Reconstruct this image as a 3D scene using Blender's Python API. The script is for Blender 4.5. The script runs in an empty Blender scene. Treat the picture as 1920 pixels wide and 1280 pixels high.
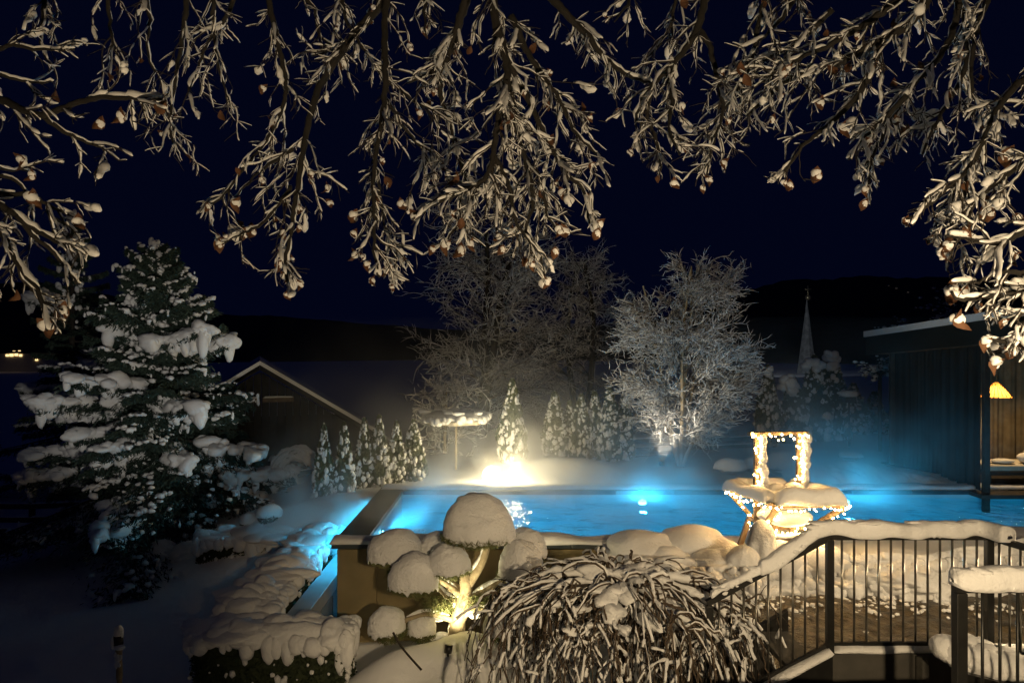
import bpy, bmesh, math, random
import numpy as np
from mathutils import Vector

random.seed(7); RNG = np.random.default_rng(7)
PI = math.pi
SC = bpy.context.scene
COL = SC.collection

# ------------------------------------------------------------------ camera
CZ = 4.5                      # eye height above the lower lawn (a raised terrace of the house)
FPX = 1387.0                  # focal length in photo pixels (26 mm lens on 36 mm)
cam = bpy.data.cameras.new('camera'); cam.lens = 26.0; cam.sensor_width = 36.0; cam.clip_end = 2000; cam.clip_start = .05
camo = bpy.data.objects.new('camera', cam); COL.objects.link(camo)
camo.location = (0, 0, CZ); camo.rotation_euler = (PI/2, 0, 0); SC.camera = camo

# ------------------------------------------------------------------ night sky
W = bpy.data.worlds.new('World'); SC.world = W; W.use_nodes = True
nt = W.node_tree; bg = nt.nodes['Background']
sky = nt.nodes.new('ShaderNodeTexSky'); sky.sky_type = 'NISHITA'; sky.sun_disc = False
sky.sun_elevation = math.radians(-4.0); sky.sun_rotation = math.radians(200); sky.altitude = 800
tint = nt.nodes.new('ShaderNodeMix'); tint.data_type = 'RGBA'; tint.blend_type = 'MIX'
tint.inputs[0].default_value = 0.93
tint.inputs[7].default_value = (0.012, 0.024, 0.14, 1)     # deep night blue
nt.links.new(sky.outputs[0], tint.inputs[6]); nt.links.new(tint.outputs[2], bg.inputs[0])
bg.inputs[1].default_value = 0.06

SC.view_settings.view_transform = 'Standard'; SC.view_settings.look = 'None'
SC.view_settings.exposure = 0.0; SC.view_settings.gamma = 1.0
SC.render.engine = 'CYCLES'
cy = SC.cycles
cy.use_denoising = True
try: cy.denoiser = 'OPENIMAGEDENOISE'
except Exception: pass
cy.max_bounces = 5; cy.diffuse_bounces = 2; cy.glossy_bounces = 2; cy.transmission_bounces = 3
cy.volume_bounces = 0; cy.transparent_max_bounces = 8
cy.caustics_reflective = False; cy.caustics_refractive = False
cy.sample_clamp_indirect = 3.0; cy.sample_clamp_direct = 0.0
cy.use_light_tree = True
cy.volume_step_rate = 1.0; cy.volume_max_steps = 64

WARM = (1.0, 0.74, 0.42); AMBER = (1.0, 0.60, 0.24); BLUE = (0.045, 0.52, 0.86)

# ------------------------------------------------------------------ helpers
def P(px, py, D):
    """point of the place at distance D that shows at photo pixel (px, py)"""
    return np.array([(px-960)/FPX*D, D, CZ-(py-640)/FPX*D])

ORG = {}
def _link(o, parent):
    COL.objects.link(o)
    if parent is not None: o.parent = parent

def tag(o, label=None, cat=None, group=None, kind=None):
    if label: o['label'] = label
    if cat: o['category'] = cat
    if group: o['group'] = group
    if kind: o['kind'] = kind
    return o

def thing(name, label, cat, loc, group=None):
    o = bpy.data.objects.new(name, None); COL.objects.link(o)
    o.empty_display_size = .1
    o.location = tuple(float(v) for v in loc); ORG[o.name] = np.array(o.location)
    return tag(o, label, cat, group)

class MB:
    def __init__(s): s.v = []; s.q = []; s.t = []; s.n = 0
    def add(s, v, q=None, t=None):
        v = np.asarray(v, float).reshape(-1, 3)
        if q is not None and len(q): s.q.append(np.asarray(q, np.int64).reshape(-1, 4) + s.n)
        if t is not None and len(t): s.t.append(np.asarray(t, np.int64).reshape(-1, 3) + s.n)
        s.v.append(v); s.n += len(v); return s
    def mesh(s, name, mat, smooth=True, org=None):
        me = bpy.data.meshes.new(name)
        v = np.concatenate(s.v) if s.v else np.zeros((0, 3))
        if org is not None: v = v - org
        q = np.concatenate(s.q) if s.q else np.zeros((0, 4), np.int64)
        t = np.concatenate(s.t) if s.t else np.zeros((0, 3), np.int64)
        nl = 4*len(q)+3*len(t)
        me.vertices.add(len(v)); me.vertices.foreach_set('co', v.astype(np.float32).ravel())
        me.loops.add(nl); me.loops.foreach_set('vertex_index', np.concatenate([q.ravel(), t.ravel()]).astype(np.int32))
        me.polygons.add(len(q)+len(t))
        st = np.concatenate([np.arange(len(q))*4, 4*len(q)+np.arange(len(t))*3]).astype(np.int32)
        me.polygons.foreach_set('loop_start', st)
        me.polygons.foreach_set('use_smooth', np.full(len(st), bool(smooth)))
        me.update(calc_edges=True); me.validate()
        me.materials.append(mat)
        return me
    def build(s, name, mat, parent=None, smooth=True, label=None, cat=None, group=None, kind=None, org=None):
        base = ORG[parent.name] if parent is not None else (np.array(org, float) if org is not None else np.zeros(3))
        o = bpy.data.objects.new(name, s.mesh(name, mat, smooth, base)); _link(o, parent)
        if parent is None and org is not None: o.location = tuple(base)
        ORG[o.name] = base
        if parent is not None and kind is None and len(s.v) > 1 and name in ('snow', 'foliage', 'twigs', 'stems', 'boughs', 'limbs', 'crown'): kind = 'stuff'
        return tag(o, label, cat, group, kind)

def copy_tree(o, loc=None, rz=None, sc=None, parent=None):
    c = o.copy(); COL.objects.link(c); c.parent = parent
    if loc is not None: c.location = tuple(float(v) for v in loc)
    if rz is not None: c.rotation_euler = (0, 0, rz)
    if sc is not None: c.scale = sc
    for ch in list(o.children): copy_tree(ch, parent=c)
    return c

def wav(p, freq, seed, n=7):
    r = np.random.default_rng(seed); out = 0
    for _ in range(n):
        d = r.normal(size=3); d /= np.linalg.norm(d)
        out = out + np.sin(p @ d * freq * r.uniform(.6, 1.6) + r.uniform(0, 6.28))
    return out / math.sqrt(n/1.2)

_ICO = {}
def ico(sub):
    if sub not in _ICO:
        bm = bmesh.new(); bmesh.ops.create_icosphere(bm, subdivisions=sub, radius=1)
        _ICO[sub] = (np.array([v.co[:] for v in bm.verts]), np.array([[v.index for v in f.verts] for f in bm.faces])); bm.free()
    return _ICO[sub]

_BLOB = {}
def blob(mb, c, r, sub=2, amp=.12, freq=2.2, seed=None, flat=None, rot=None):
    v, f = ico(sub); seed = random.randrange(16) if seed is None else seed
    r = np.broadcast_to(np.asarray(r, float), (3,))
    key = (sub, seed, amp, freq)
    if key not in _BLOB: _BLOB[key] = v*(1+amp*(wav(v, freq, seed)+.28*wav(v, freq*3.1, seed+500)))[:, None]
    p = _BLOB[key].copy()
    if flat is not None: p[:, 2] = np.where(p[:, 2] < 0, p[:, 2]*flat, p[:, 2])
    p = p * r
    if rot is not None:
        c_, s_ = math.cos(rot), math.sin(rot); p = p @ np.array([[c_, s_, 0], [-s_, c_, 0], [0, 0, 1]])
    mb.add(p + np.asarray(c, float), t=f)

def cap(mb, c, rx, ry, h, sub=4, rag=.05, amp=.05, seed=None, under=.22):
    """a mushroom of settled snow: domed top, tucked-in ragged lower edge; c = middle of its underside"""
    v, f = ico(sub); seed = random.randrange(10**6) if seed is None else seed
    p = v.copy()
    low = p[:, 2] < 0
    rr = np.hypot(p[:, 0], p[:, 1])
    p[:, 2] = np.where(low, p[:, 2]*under, np.sign(p[:, 2])*np.abs(p[:, 2])**.85)
    edge = np.exp(-((v[:, 2]+.08)/.16)**2)
    ang = np.arctan2(v[:, 1], v[:, 0])
    r = np.random.default_rng(seed)
    teeth = sum(np.sin(ang*k+r.uniform(0, 6.28))*a for k, a in ((5, .5), (9, .5), (14, .45), (23, .4), (37, .3)))
    p[:, 2] -= edge*(teeth*.5+.4)*rag*3
    w = wav(v, 1.9, seed+1)*amp + wav(v, 5, seed+2)*amp*.34 + wav(v*np.array([1, 1, 2.2]), 13, seed+4, 12)*amp*.16 + wav(v*np.array([1, 1, 2.2]), 30, seed+5, 12)*amp*.06
    p *= (1+w)[:, None]
    p[:, 2] = np.where(p[:, 2] > .1, p[:, 2]*(1+.05*wav(v, 1.4, seed+3)), p[:, 2])
    p *= np.array([rx, ry, h])
    mb.add(p+np.asarray(c, float), t=f)

def tube(mb, pts, rad, sides=6, close=True, squash=None):
    pts = np.asarray(pts, float); n = len(pts)
    rad = np.broadcast_to(np.asarray(rad, float), (n,))
    t = np.gradient(pts, axis=0); t /= np.linalg.norm(t, axis=1)[:, None]+1e-9
    m = t.mean(0); ref = np.zeros(3); ref[np.argmin(np.abs(m))] = 1
    u = np.cross(t, ref); u /= np.linalg.norm(u, axis=1)[:, None]+1e-9
    w = np.cross(u, t)
    a = np.arange(sides)*2*PI/sides
    off = u[:, None]*np.cos(a)[None, :, None] + w[:, None]*np.sin(a)[None, :, None]
    if squash is not None: off[:, :, 2] *= squash
    V = pts[:, None]+off*rad[:, None, None]
    i = np.arange(n-1)[:, None]*sides; j = np.arange(sides)[None]; jn = (j+1) % sides
    q = np.stack([i+j, i+jn, i+sides+jn, i+sides+j], -1).reshape(-1, 4)
    V = V.reshape(-1, 3)
    tr = []
    if close:
        V = np.concatenate([V, pts[:1], pts[-1:]]); k = n*sides
        for jj in range(sides):
            tr.append((k, (jj+1) % sides, jj)); b = (n-1)*sides; tr.append((k+1, b+jj, b+(jj+1) % sides))
    mb.add(V, q, tr)

def box(mb, x0, x1, y0, y1, z0, z1):
    v = [(x, y, z) for x in (x0, x1) for y in (y0, y1) for z in (z0, z1)]
    mb.add(v, [(0, 1, 3, 2), (4, 6, 7, 5), (0, 4, 5, 1), (2, 3, 7, 6), (0, 2, 6, 4), (1, 5, 7, 3)])

def bbox(mb, x0, x1, y0, y1, z0, z1, b=.01):
    """bevelled box"""
    bm = bmesh.new(); bmesh.ops.create_cube(bm, size=1)
    for v in bm.verts: v.co = Vector(((x0+x1)/2+v.co.x*(x1-x0), (y0+y1)/2+v.co.y*(y1-y0), (z0+z1)/2+v.co.z*(z1-z0)))
    bmesh.ops.bevel(bm, geom=bm.edges[:], offset=b, segments=2, affect='EDGES', profile=.5)
    bmesh.ops.triangulate(bm, faces=bm.faces[:])
    bm.verts.index_update()
    mb.add([v.co[:] for v in bm.verts], t=[[v.index for v in f.verts] for f in bm.faces]); bm.free()

def beam(mb, a, b, w, h, up=(0, 0, 1)):
    """squared timber from a to b"""
    a = np.asarray(a, float); b = np.asarray(b, float); d = b-a; d /= np.linalg.norm(d)
    s = np.cross(d, up)
    if np.linalg.norm(s) < 1e-3: s = np.array([1., 0, 0])
    s /= np.linalg.norm(s); u = np.cross(s, d)
    v = [e+s*(i*w/2)+u*(j*h/2) for e in (a, b) for i, j in ((-1, -1), (1, -1), (1, 1), (-1, 1))]
    mb.add(v, [(0, 1, 2, 3), (7, 6, 5, 4), (0, 4, 5, 1), (1, 5, 6, 2), (2, 6, 7, 3), (3, 7, 4, 0)])

def lathe(mb, c, prof, n=24):
    prof = np.asarray(prof, float); a = np.arange(n)*2*PI/n
    V = np.stack([prof[:, None, 0]*np.cos(a), prof[:, None, 0]*np.sin(a), np.repeat(prof[:, None, 1], n, 1)], -1)
    i = np.arange(len(prof)-1)[:, None]*n; j = np.arange(n)[None]; jn = (j+1) % n
    mb.add(V.reshape(-1, 3)+np.asarray(c, float), np.stack([i+j, i+jn, i+n+jn, i+n+j], -1).reshape(-1, 4))

def leaves(mb, c, size, rng, lean=None, asp=.45):
    """small leaf-shaped faces at points c"""
    c = np.asarray(c, float); n = len(c)
    d = rng.normal(size=(n, 3)) if lean is None else np.asarray(lean, float)+rng.normal(size=(n, 3))*.45
    d /= np.linalg.norm(d, axis=1)[:, None]
    s = np.cross(d, rng.normal(size=(n, 3))); s /= np.linalg.norm(s, axis=1)[:, None]+1e-9
    L = (np.asarray(size)*rng.uniform(.6, 1.3, n))[:, None]
    V = np.stack([c-d*L*.5, c+s*L*asp*.5, c+d*L*.5, c-s*L*asp*.5], 1)
    mb.add(V.reshape(-1, 3), np.arange(4*n).reshape(-1, 4))

def smooth_path(pts, n):
    pts = np.asarray(pts, float)
    seg = np.r_[0, np.cumsum(np.linalg.norm(np.diff(pts, axis=0), axis=1))]
    # Catmull-Rom through the points
    out = []
    for s in np.linspace(0, seg[-1], n):
        i = min(np.searchsorted(seg, s, side='right')-1, len(pts)-2); u = (s-seg[i])/(seg[i+1]-seg[i]+1e-9)
        p0, p1, p2, p3 = pts[max(i-1, 0)], pts[i], pts[i+1], pts[min(i+2, len(pts)-1)]
        out.append(.5*((2*p1)+(-p0+p2)*u+(2*p0-5*p1+4*p2-p3)*u*u+(-p0+3*p1-3*p2+p3)*u**3))
    return np.array(out)

# ------------------------------------------------------------------ materials
def mat(name, col, rough=.8, col2=None, scale=5., bump=0., bscale=20., metal=0., spec=.5, detail=4., dist=.02):
    m = bpy.data.materials.new(name); m.use_nodes = True; n = m.node_tree.nodes; l = m.node_tree.links
    b = n['Principled BSDF']
    b.inputs['Base Color'].default_value = (*col, 1); b.inputs['Roughness'].default_value = rough
    b.inputs['Metallic'].default_value = metal; b.inputs['Specular IOR Level'].default_value = spec
    geo = n.new('ShaderNodeNewGeometry')
    if col2 is not None:
        t = n.new('ShaderNodeTexNoise'); t.inputs['Scale'].default_value = scale; t.inputs['Detail'].default_value = detail
        l.new(geo.outputs['Position'], t.inputs['Vector'])
        r = n.new('ShaderNodeValToRGB'); r.color_ramp.elements[0].position = .35; r.color_ramp.elements[1].position = .65
        r.color_ramp.elements[0].color = (*col, 1); r.color_ramp.elements[1].color = (*col2, 1)
        l.new(t.outputs[0], r.inputs[0]); l.new(r.outputs[0], b.inputs['Base Color'])
    if bump:
        t2 = n.new('ShaderNodeTexNoise'); t2.inputs['Scale'].default_value = bscale; t2.inputs['Detail'].default_value = 8; t2.inputs['Roughness'].default_value = .62
        l.new(geo.outputs['Position'], t2.inputs['Vector'])
        bp = n.new('ShaderNodeBump'); bp.inputs['Strength'].default_value = bump; bp.inputs['Distance'].default_value = dist
        l.new(t2.outputs[0], bp.inputs['Height']); l.new(bp.outputs[0], b.inputs['Normal'])
    return m

def emit(name, col, strength):
    m = bpy.data.materials.new(name); m.use_nodes = True; n = m.node_tree.nodes
    n.remove(n['Principled BSDF']); e = n.new('ShaderNodeEmission')
    e.inputs[0].default_value = (*col, 1); e.inputs[1].default_value = strength
    m.node_tree.links.new(e.outputs[0], n['Material Output'].inputs[0]); return m

def lamp(name, kind, loc, energy, col, parent=None, radius=.05, target=None, spot=None, blend=.4):
    L = bpy.data.lights.new(name, kind); L.energy = energy; L.color = col
    if kind in ('POINT', 'SPOT'): L.shadow_soft_size = radius
    if spot: L.spot_size = math.radians(spot); L.spot_blend = blend
    o = bpy.data.objects.new(name, L); COL.objects.link(o)
    base = np.zeros(3)
    if parent is not None: o.parent = parent; base = ORG[parent.name]
    o.location = tuple(np.asarray(loc, float)-base)
    if target is not None:
        o.rotation_euler = Vector(np.asarray(target, float)-np.asarray(loc, float)).to_track_quat('-Z', 'Y').to_euler()
    return o

SNOW = mat('snow', (.86, .87, .89), .85, bump=.75, bscale=24, spec=.3, dist=.025)
SNOWF = mat('settled_snow', (.86, .87, .89), .85, bump=.5, bscale=9, spec=.3, dist=.03)
SNOWC = mat('wind_brushed_snow', (.86, .87, .89), .85, bump=1., bscale=34, spec=.3, dist=.03)
SNOWT = mat('twig_snow', (.85, .86, .88), .9, bump=.0, spec=.2)
BARK = mat('bark', (.022, .018, .015), .9, (.045, .037, .03), 12, bump=.4, bscale=40)
BARKL = mat('pale_bark', (.25, .2, .13), .9, (.36, .3, .2), 14, bump=.5, bscale=40)
BEECH = mat('beech_bark', (.010, .009, .008), .9, (.02, .017, .015), 12, bump=.4, bscale=40)
CANE = mat('cane_bark', (.06, .043, .03), .85, (.10, .072, .05), 20)
TWIG = mat('twig', (.03, .024, .02), .9)
DRYLEAF = mat('dry_leaf', (.075, .03, .013), .8, (.13, .058, .026), 30)
NEEDLE = mat('spruce_needle', (.022, .045, .035), .8, (.04, .065, .05), 8)
THUJA = mat('thuja_leaf', (.04, .065, .022), .8, (.09, .10, .035), 10)
HEDGE = mat('hedge_leaf', (.018, .03, .014), .8, (.045, .06, .025), 12)
PINE = mat('pine_needle', (.08, .11, .03), .8, (.16, .15, .06), 15)
WOOD = mat('old_wood', (.10, .07, .045), .85, (.18, .13, .08), 9, bump=.4, bscale=30)
DWOOD = mat('dark_wood', (.03, .026, .022), .85, (.055, .045, .035), 7, bump=.3, bscale=25)
METAL = mat('black_steel', (.009, .009, .009), .38, (.015, .015, .014), 14, bump=.08, bscale=60)
BAR = mat('baluster_steel', (.14, .135, .12), .28, (.2, .19, .17), 20, metal=.8)
PLASTER = mat('ochre_render', (.19, .15, .075), .85, (.25, .195, .10), 2.2, bump=.25, bscale=60)
DCOP = mat('wet_coping', (.03, .04, .045), .35, (.05, .06, .065), 4, bump=.1)
TILE = mat('pool_tile', (.30, .52, .60), .4, (.38, .60, .66), 3)
CONC = mat('dark_concrete', (.05, .048, .044), .8, (.075, .07, .062), 5, bump=.3)
CABLE = mat('cable', (.02, .03, .02), .6)

# ------------------------------------------------------------------ ground
POOL = (-2.68, 11.1, 10.6, 15.3)         # x0, y0, x1, y1 outer edges
RIM = 1.5; WATER = 1.34
def ss(a, b, x): t = np.clip((x-a)/(b-a), 0, 1); return t*t*(3-2*t)
def gauss(x, y, cx, cy, s, sy=None): return np.exp(-((x-cx)/s)**2-((y-cy)/(sy or s))**2)
def ground_z(x, y):
    x = np.asarray(x, float); y = np.asarray(y, float)
    p = np.stack([x, y, np.zeros_like(x)], -1)
    far = 1.45*ss(-9.5, -3.0, x)*ss(13.0, 15.0, y) + .55*ss(-9, -3, x)*ss(12.0, 13.2, y)*(1-ss(13, 15, y))
    far = np.where(y > 15, far + .35*ss(16, 24, y)*(1-ss(-9.5, -3, x)), far)
    right = 1.05*ss(.9, 1.7, x)*(1-ss(10.8, 12, y))*ss(6.9, 7.3, y)
    side = 1.45*ss(1.0, 2.4, x)*ss(10.2, 11.2, y)*(1-ss(15, 16, y))
    z = np.maximum(np.maximum(far, right), side*0)
    fr = (1-ss(10.6, 11.4, y))
    z = z + fr*(.62*gauss(x, y, -1.5, 8.9, .75, .6)+.60*gauss(x, y, -.6, 9.3, .8, .8)+.25*gauss(x, y, -2.3, 8.5, .35)+.06*wav(p, 4.5, 8)
                +.45*gauss(x, y, .2, 8.6, .8) + .25*gauss(x, y, -1.0, 8.2, .5)-.22*gauss(x, y, -1.15, 8.62, .3, .22))
    z = z + .25*gauss(x, y, -3.2, 14.1, .6, .6) + .35*gauss(x, y, 1.1, 17.4, 1.5, .7)
    z = z + .035*wav(p, .9, 3)+.018*wav(p, 3.0, 4)*(y < 30) + .006*wav(p, 9., 5)*(y < 25)
    far2 = ss(40, 140, np.hypot(x, y)); z = z*(1-far2)
    inside = (x > POOL[0]+.14) & (x < POOL[2]-.1) & (y > POOL[1]+.1) & (y < POOL[3]-.1)
    z = np.where(inside, -.6, z)
    well = (x > 1.2) & (x < 7) & (y > 4.6) & (y < 7.0); z = np.where(well, -.3, z)
    return z
def axis(lo, hi, st, outer): return np.concatenate([[-v for v in outer[::-1]], np.arange(lo, hi+1e-6, st), outer])
xs = axis(-13, 13, .13, [16, 20, 26, 35, 50, 80, 130, 220, 420, 800]); ys = np.concatenate([[-60, -30, -12, -5, 0, 3], np.arange(4.5, 24, .13), [26, 29, 33, 40, 55, 80, 120, 200, 400, 800]])
X, Y = np.meshgrid(xs, ys); Zg = ground_z(X, Y); nx, ny = len(xs), len(ys)
m = MB(); i = np.arange(ny-1)[:, None]*nx; j = np.arange(nx-1)[None]
m.add(np.stack([X, Y, Zg], -1).reshape(-1, 3), np.stack([i+j, i+j+1, i+nx+j+1, i+nx+j], -1).reshape(-1, 4))
m.build('ground', SNOWF, kind='structure')
def gz(x, y): return float(ground_z(np.array([x]), np.array([y]))[0])

# wooded hills against the night sky
HILL = mat('dark_forest', (.012, .014, .013), .95, (.022, .024, .022), .2)
m = MB(); a = np.linspace(-75, 75, 260); rows = []
hx = np.radians(a)
prof = np.interp(a, [-75, -45, -33, -22, -12, 0, 10, 17, 24, 30, 40, 75], [.10, .085, .07, .045, .03, .02, .03, .075, .083, .085, .08, .1])
prof = prof*(1+.05*np.sin(a*.35)+.02*np.sin(a*1.3)+.012*np.sin(a*6.1)+.012*np.sin(a*11.7))
for r, f in ((150, 0), (230, .45), (300, 1.), (380, .9)):
    rows.append(np.stack([np.sin(hx)*r, np.cos(hx)*r, -2+CZ*f+prof*300*f], -1))
V = np.concatenate(rows); nn = len(a); i = np.arange(3)[:, None]*nn; j = np.arange(nn-1)[None]
m.add(V, np.stack([i+j, i+j+1, i+nn+j+1, i+nn+j], -1).reshape(-1, 4)); m.build('hills', HILL, kind='structure')

# ------------------------------------------------------------------ pool
pool = MB(); x0, y0, x1, y1 = POOL
box(pool, x0+.05, x1, y0+.06, y0+.28, -.2, RIM-.10)       # near wall core
pool = pool.build('pool_basin', CONC, kind='structure', smooth=False)
m = MB(); box(m, x0+.05, x0+.45, y0+.285, y1-.3, -.2, RIM-.10); m.build('side_wall', TILE, pool, smooth=False)
m = MB(); box(m, x0+.05, x1, y1-.3, y1, -.2, RIM-.10); m.build('rear_wall', TILE, pool, smooth=False)
m = MB(); box(m, x1, x1+.3, y0+.06, y1, -.2, RIM-.10); m.build('side_wall', TILE, pool, smooth=False)
m = MB(); box(m, x0+.46, x1-.01, y0+.29, y1-.31, -.25, -.1); m.build('floor', TILE, pool, smooth=False)
m = MB(); bbox(m, x0+.455, x1-.02, y0+.284, y0+.30, -.09, RIM-.11, .004); m.build('lining', TILE, pool, smooth=False)
px_ = x0+.05
for wdt in (.60, 1.25, 1.25, 1.25, 1.25, 1.25):            # rendered facing panels of the near wall
    m = MB(); bbox(m, px_+.004, px_+wdt-.004, y0, y0+.058, -.2, RIM-.12, .006); m.build('panel', PLASTER, pool, smooth=False); px_ += wdt
for (a_, b_, c_, d_) in ((x0-.03, x0+.46, y0+.31, y1+.02),):
    m = MB(); bbox(m, a_, b_, c_, d_, RIM-.10, RIM-.02, .015); m.build('coping', DCOP, pool, smooth=False)
xx = x0-.03
while xx < x1:
    w_ = min(1.2, x1-xx)
    m = MB(); bbox(m, xx+.003, xx+w_-.003, y0-.04, y0+.30, RIM-.10, RIM-.02, .012); m.build('coping', DCOP, pool, smooth=False)
    m = MB(); bbox(m, xx+.003+.5*(xx < x0), xx+w_-.003, y1-.33, y1+.05, RIM-.10, RIM-.02, .012); m.build('coping', DCOP, pool, smooth=False)
    xx += w_
def snow_strip(mb, a, b, w, h, n=60, seed=1, rough=.25):
    """a roll of snow lying along a ledge from a to b: flat below, domed above"""
    a = np.asarray(a, float); b = np.asarray(b, float); s = np.linspace(0, 1, n)
    pts = a+(b-a)*s[:, None]; d = (b-a)/np.linalg.norm(b-a); side = np.cross(d, (0, 0, 1)); side /= np.linalg.norm(side)
    L = np.linalg.norm(b-a)
    prof = np.array([(-.5, 0), (-.52, .35), (-.46, .7), (-.3, .93), (0, 1.), (.3, .93), (.46, .7), (.52, .35), (.5, 0)])
    kk = len(prof); q1 = 1+rough*wav(pts, 5, seed); q2 = 1+rough*.6*wav(pts, 4, seed+1)
    endf = np.clip(np.minimum(s, 1-s)*L/(h*.8+1e-6), 0, 1); endf = np.sqrt(1-(1-endf)**2)*.97+.03
    V = pts[:, None]+side*(prof[None, :, 0]*(w*q2*(.75+.25*endf))[:, None])[..., None]
    V = V.copy(); V[:, :, 2] += prof[None, :, 1]*(h*q1*endf)[:, None]
    V = V + (.06*h*wav(V.reshape(-1, 3), 14, seed+2)).reshape(n, kk)[..., None]*np.array([0, 0, 1])
    i = np.arange(n-1)[:, None]*kk; j = np.arange(kk)[None]; jn = (j+1) % kk
    mb.add(V.reshape(-1, 3), np.stack([i+j, i+jn, i+kk+jn, i+kk+j], -1).reshape(-1, 4), [(0, k, k+1) for k in range(1, kk-1)]+[((n-1)*kk, (n-1)*kk+k+1, (n-1)*kk+k) for k in range(1, kk-1)])
m = MB(); snow_strip(m, (x0-.06, y0+.09, RIM-.025), (4.0, y0+.09, RIM-.025), .32, .10, 160, 11); m.build('snow', SNOW, pool)
m = MB(); snow_strip(m, (x0-.0, y1-.05, RIM-.025), (x1, y1-.05, RIM-.025), .36, .09, 200, 12, .2); m.build('snow', SNOW, pool)

# water surface
wm = bpy.data.materials.new('pool_water'); wm.use_nodes = True; n = wm.node_tree.nodes; l = wm.node_tree.links; n.remove(n['Principled BSDF'])
tr = n.new('ShaderNodeBsdfTransparent'); tr.inputs[0].default_value = (.72, .93, 1, 1)
gl = n.new('ShaderNodeBsdfGlossy'); gl.inputs['Roughness'].default_value = .035
geo = n.new('ShaderNodeNewGeometry'); mp = n.new('ShaderNodeMapping'); mp.inputs['Scale'].default_value = (1.0, 1.0, 1)
l.new(geo.outputs['Position'], mp.inputs[0])
t1 = n.new('ShaderNodeTexNoise'); t1.inputs['Scale'].default_value = 2.4; t1.inputs['Detail'].default_value = 4; l.new(mp.outputs[0], t1.inputs[0])
bp = n.new('ShaderNodeBump'); bp.inputs['Strength'].default_value = 1.0; bp.inputs['Distance'].default_value = .16
l.new(t1.outputs[0], bp.inputs['Height']); fr = n.new('ShaderNodeFresnel'); fr.inputs[0].default_value = 1.33
l.new(bp.outputs[0], fr.inputs['Normal']); l.new(bp.outputs[0], gl.inputs['Normal'])
mx = n.new('ShaderNodeMixShader'); l.new(fr.outputs[0], mx.inputs[0]); l.new(tr.outputs[0], mx.inputs[1]); l.new(gl.outputs[0], mx.inputs[2])
l.new(mx.outputs[0], n['Material Output'].inputs[0])
m = MB(); gx = np.linspace(x0+.46, x1-.01, 220); gy = np.linspace(y0+.302, y1-.31, 80); XX, YY = np.meshgrid(gx, gy)
pp = np.stack([XX, YY, XX*0], -1); ZZ = WATER+.006*wav(pp*np.array([1, 1.7, 1]), 4, 61)+.003*wav(pp, 9, 62)
i = np.arange(79)[:, None]*220; j = np.arange(219)[None]
m.add(np.stack([XX, YY, ZZ], -1).reshape(-1, 3), np.stack([i+j, i+j+1, i+220+j+1, i+220+j], -1).reshape(-1, 4)); m.build('water', wm, kind='structure')

# underwater lamps
LENS = emit('lamp_lens', (.22, .75, 1), 14)
for k, (lx, ly, dx, dy, e, lab) in enumerate(((2.64, 14.97, 0, -1, 380, 'round underwater lamp glowing in open water at the middle of the far pool wall'),
                                   (6.75, 14.97, 0, -1, 340, 'underwater lamp in the far pool wall behind the lit wooden trough'),
                                   (-2.2, 12.5, 1, 0, 330, 'underwater lamp in the left pool wall hidden behind the cloud pruned pine'),
                                   (.5, 11.44, 0, 1, 150, 'added unseen underwater lamp in the near pool wall below the cloud pruned pine'), (4.6, 11.44, 0, 1, 150, 'added unseen underwater lamp in the near pool wall below the lit wooden trough'), (8.4, 11.44, 0, 1, 150, 'added unseen underwater lamp at the right end of the near pool wall'))):  # near-wall lamps are added out of sight to brighten the water
    zc = 1.25
    t = thing('pool_light', lab, 'lamp', (lx, ly, zc), 'underwater lamps of the pool')
    m = MB(); v, f = ico(3); pp = v*np.array([.085, .04, .06]) if dy else v*np.array([.04, .085, .06]); m.add(pp+np.array([lx, ly, zc]), t=f); m.build('lens', LENS, t)
    m = MB(); ring = [(math.cos(q)*.095, math.sin(q)*.07) for q in np.linspace(0, 2*PI, 25)]
    tube(m, [(lx+c_*(dy != 0), ly+.02*(dy != 0)+c_*(dx != 0), zc+s_) for c_, s_ in ring], .014, 6); m.build('bezel', BAR, t)
    lamp('pool_lamp_light', 'SPOT', (lx+dx*.10, ly+dy*.10, zc-.02), e, BLUE, t, .08, target=(lx+dx*3, ly+dy*3, zc-(.35 if dy < 1 else 1.1)), spot=165 if dy < 1 else 130, blend=.5)
# strip lamp under the left coping, outside
t = thing('strip_light', 'blue strip lamp under the left outer edge of the pool', 'lamp', (x0-.02, y0+.4, RIM-.2))
m = MB(); box(m, x0-.02, x0+.045, y0+.35, y1-.6, RIM-.15, RIM-.105); m.build('diffuser', emit('blue_strip', BLUE, 48), t, smooth=False)
m = MB(); box(m, x0-.026, x0+.049, y0+.35, y1-.6, RIM-.10, RIM-.098); m.build('housing', BAR, t, smooth=False)
# gutter ledge left of the pool
m = MB(); bbox(m, -3.02, -2.74, 9.45, 13.9, .64, .86, .012); g_ = m.build('gutter_ledge', mat('blue_grey_panel', (.32, .36, .40), .5, (.40, .44, .48), 3), kind='structure', smooth=False)
m = MB(); bbox(m, -2.98, -2.745, 9.5, 13.9, -.1, .635, .004); m.build('facing', mat('blue_grey_facing', (.2, .24, .28), .5), g_, smooth=False)
for yy in (10.1, 11.3, 12.5):
    m = MB(); bbox(m, -2.99, -2.735, yy, yy+.03, .0, .62, .003); m.build('joint_strip', BAR, g_, smooth=False)

# ------------------------------------------------------------------ lamps of the house behind the viewer and of the garden
HOUSE = mat('house_render', (.6, .56, .5), .9, (.66, .62, .55), 3, bump=.2)
m = MB(); box(m, -14, 14, -2.6, -2.2, 0, 9); hs = m.build('house_wall', HOUSE, smooth=False, label='rendered wall of the house behind the viewpoint', cat='wall')
GLASSW = emit('warm_glass', (1, .8, .55), 6)
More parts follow.
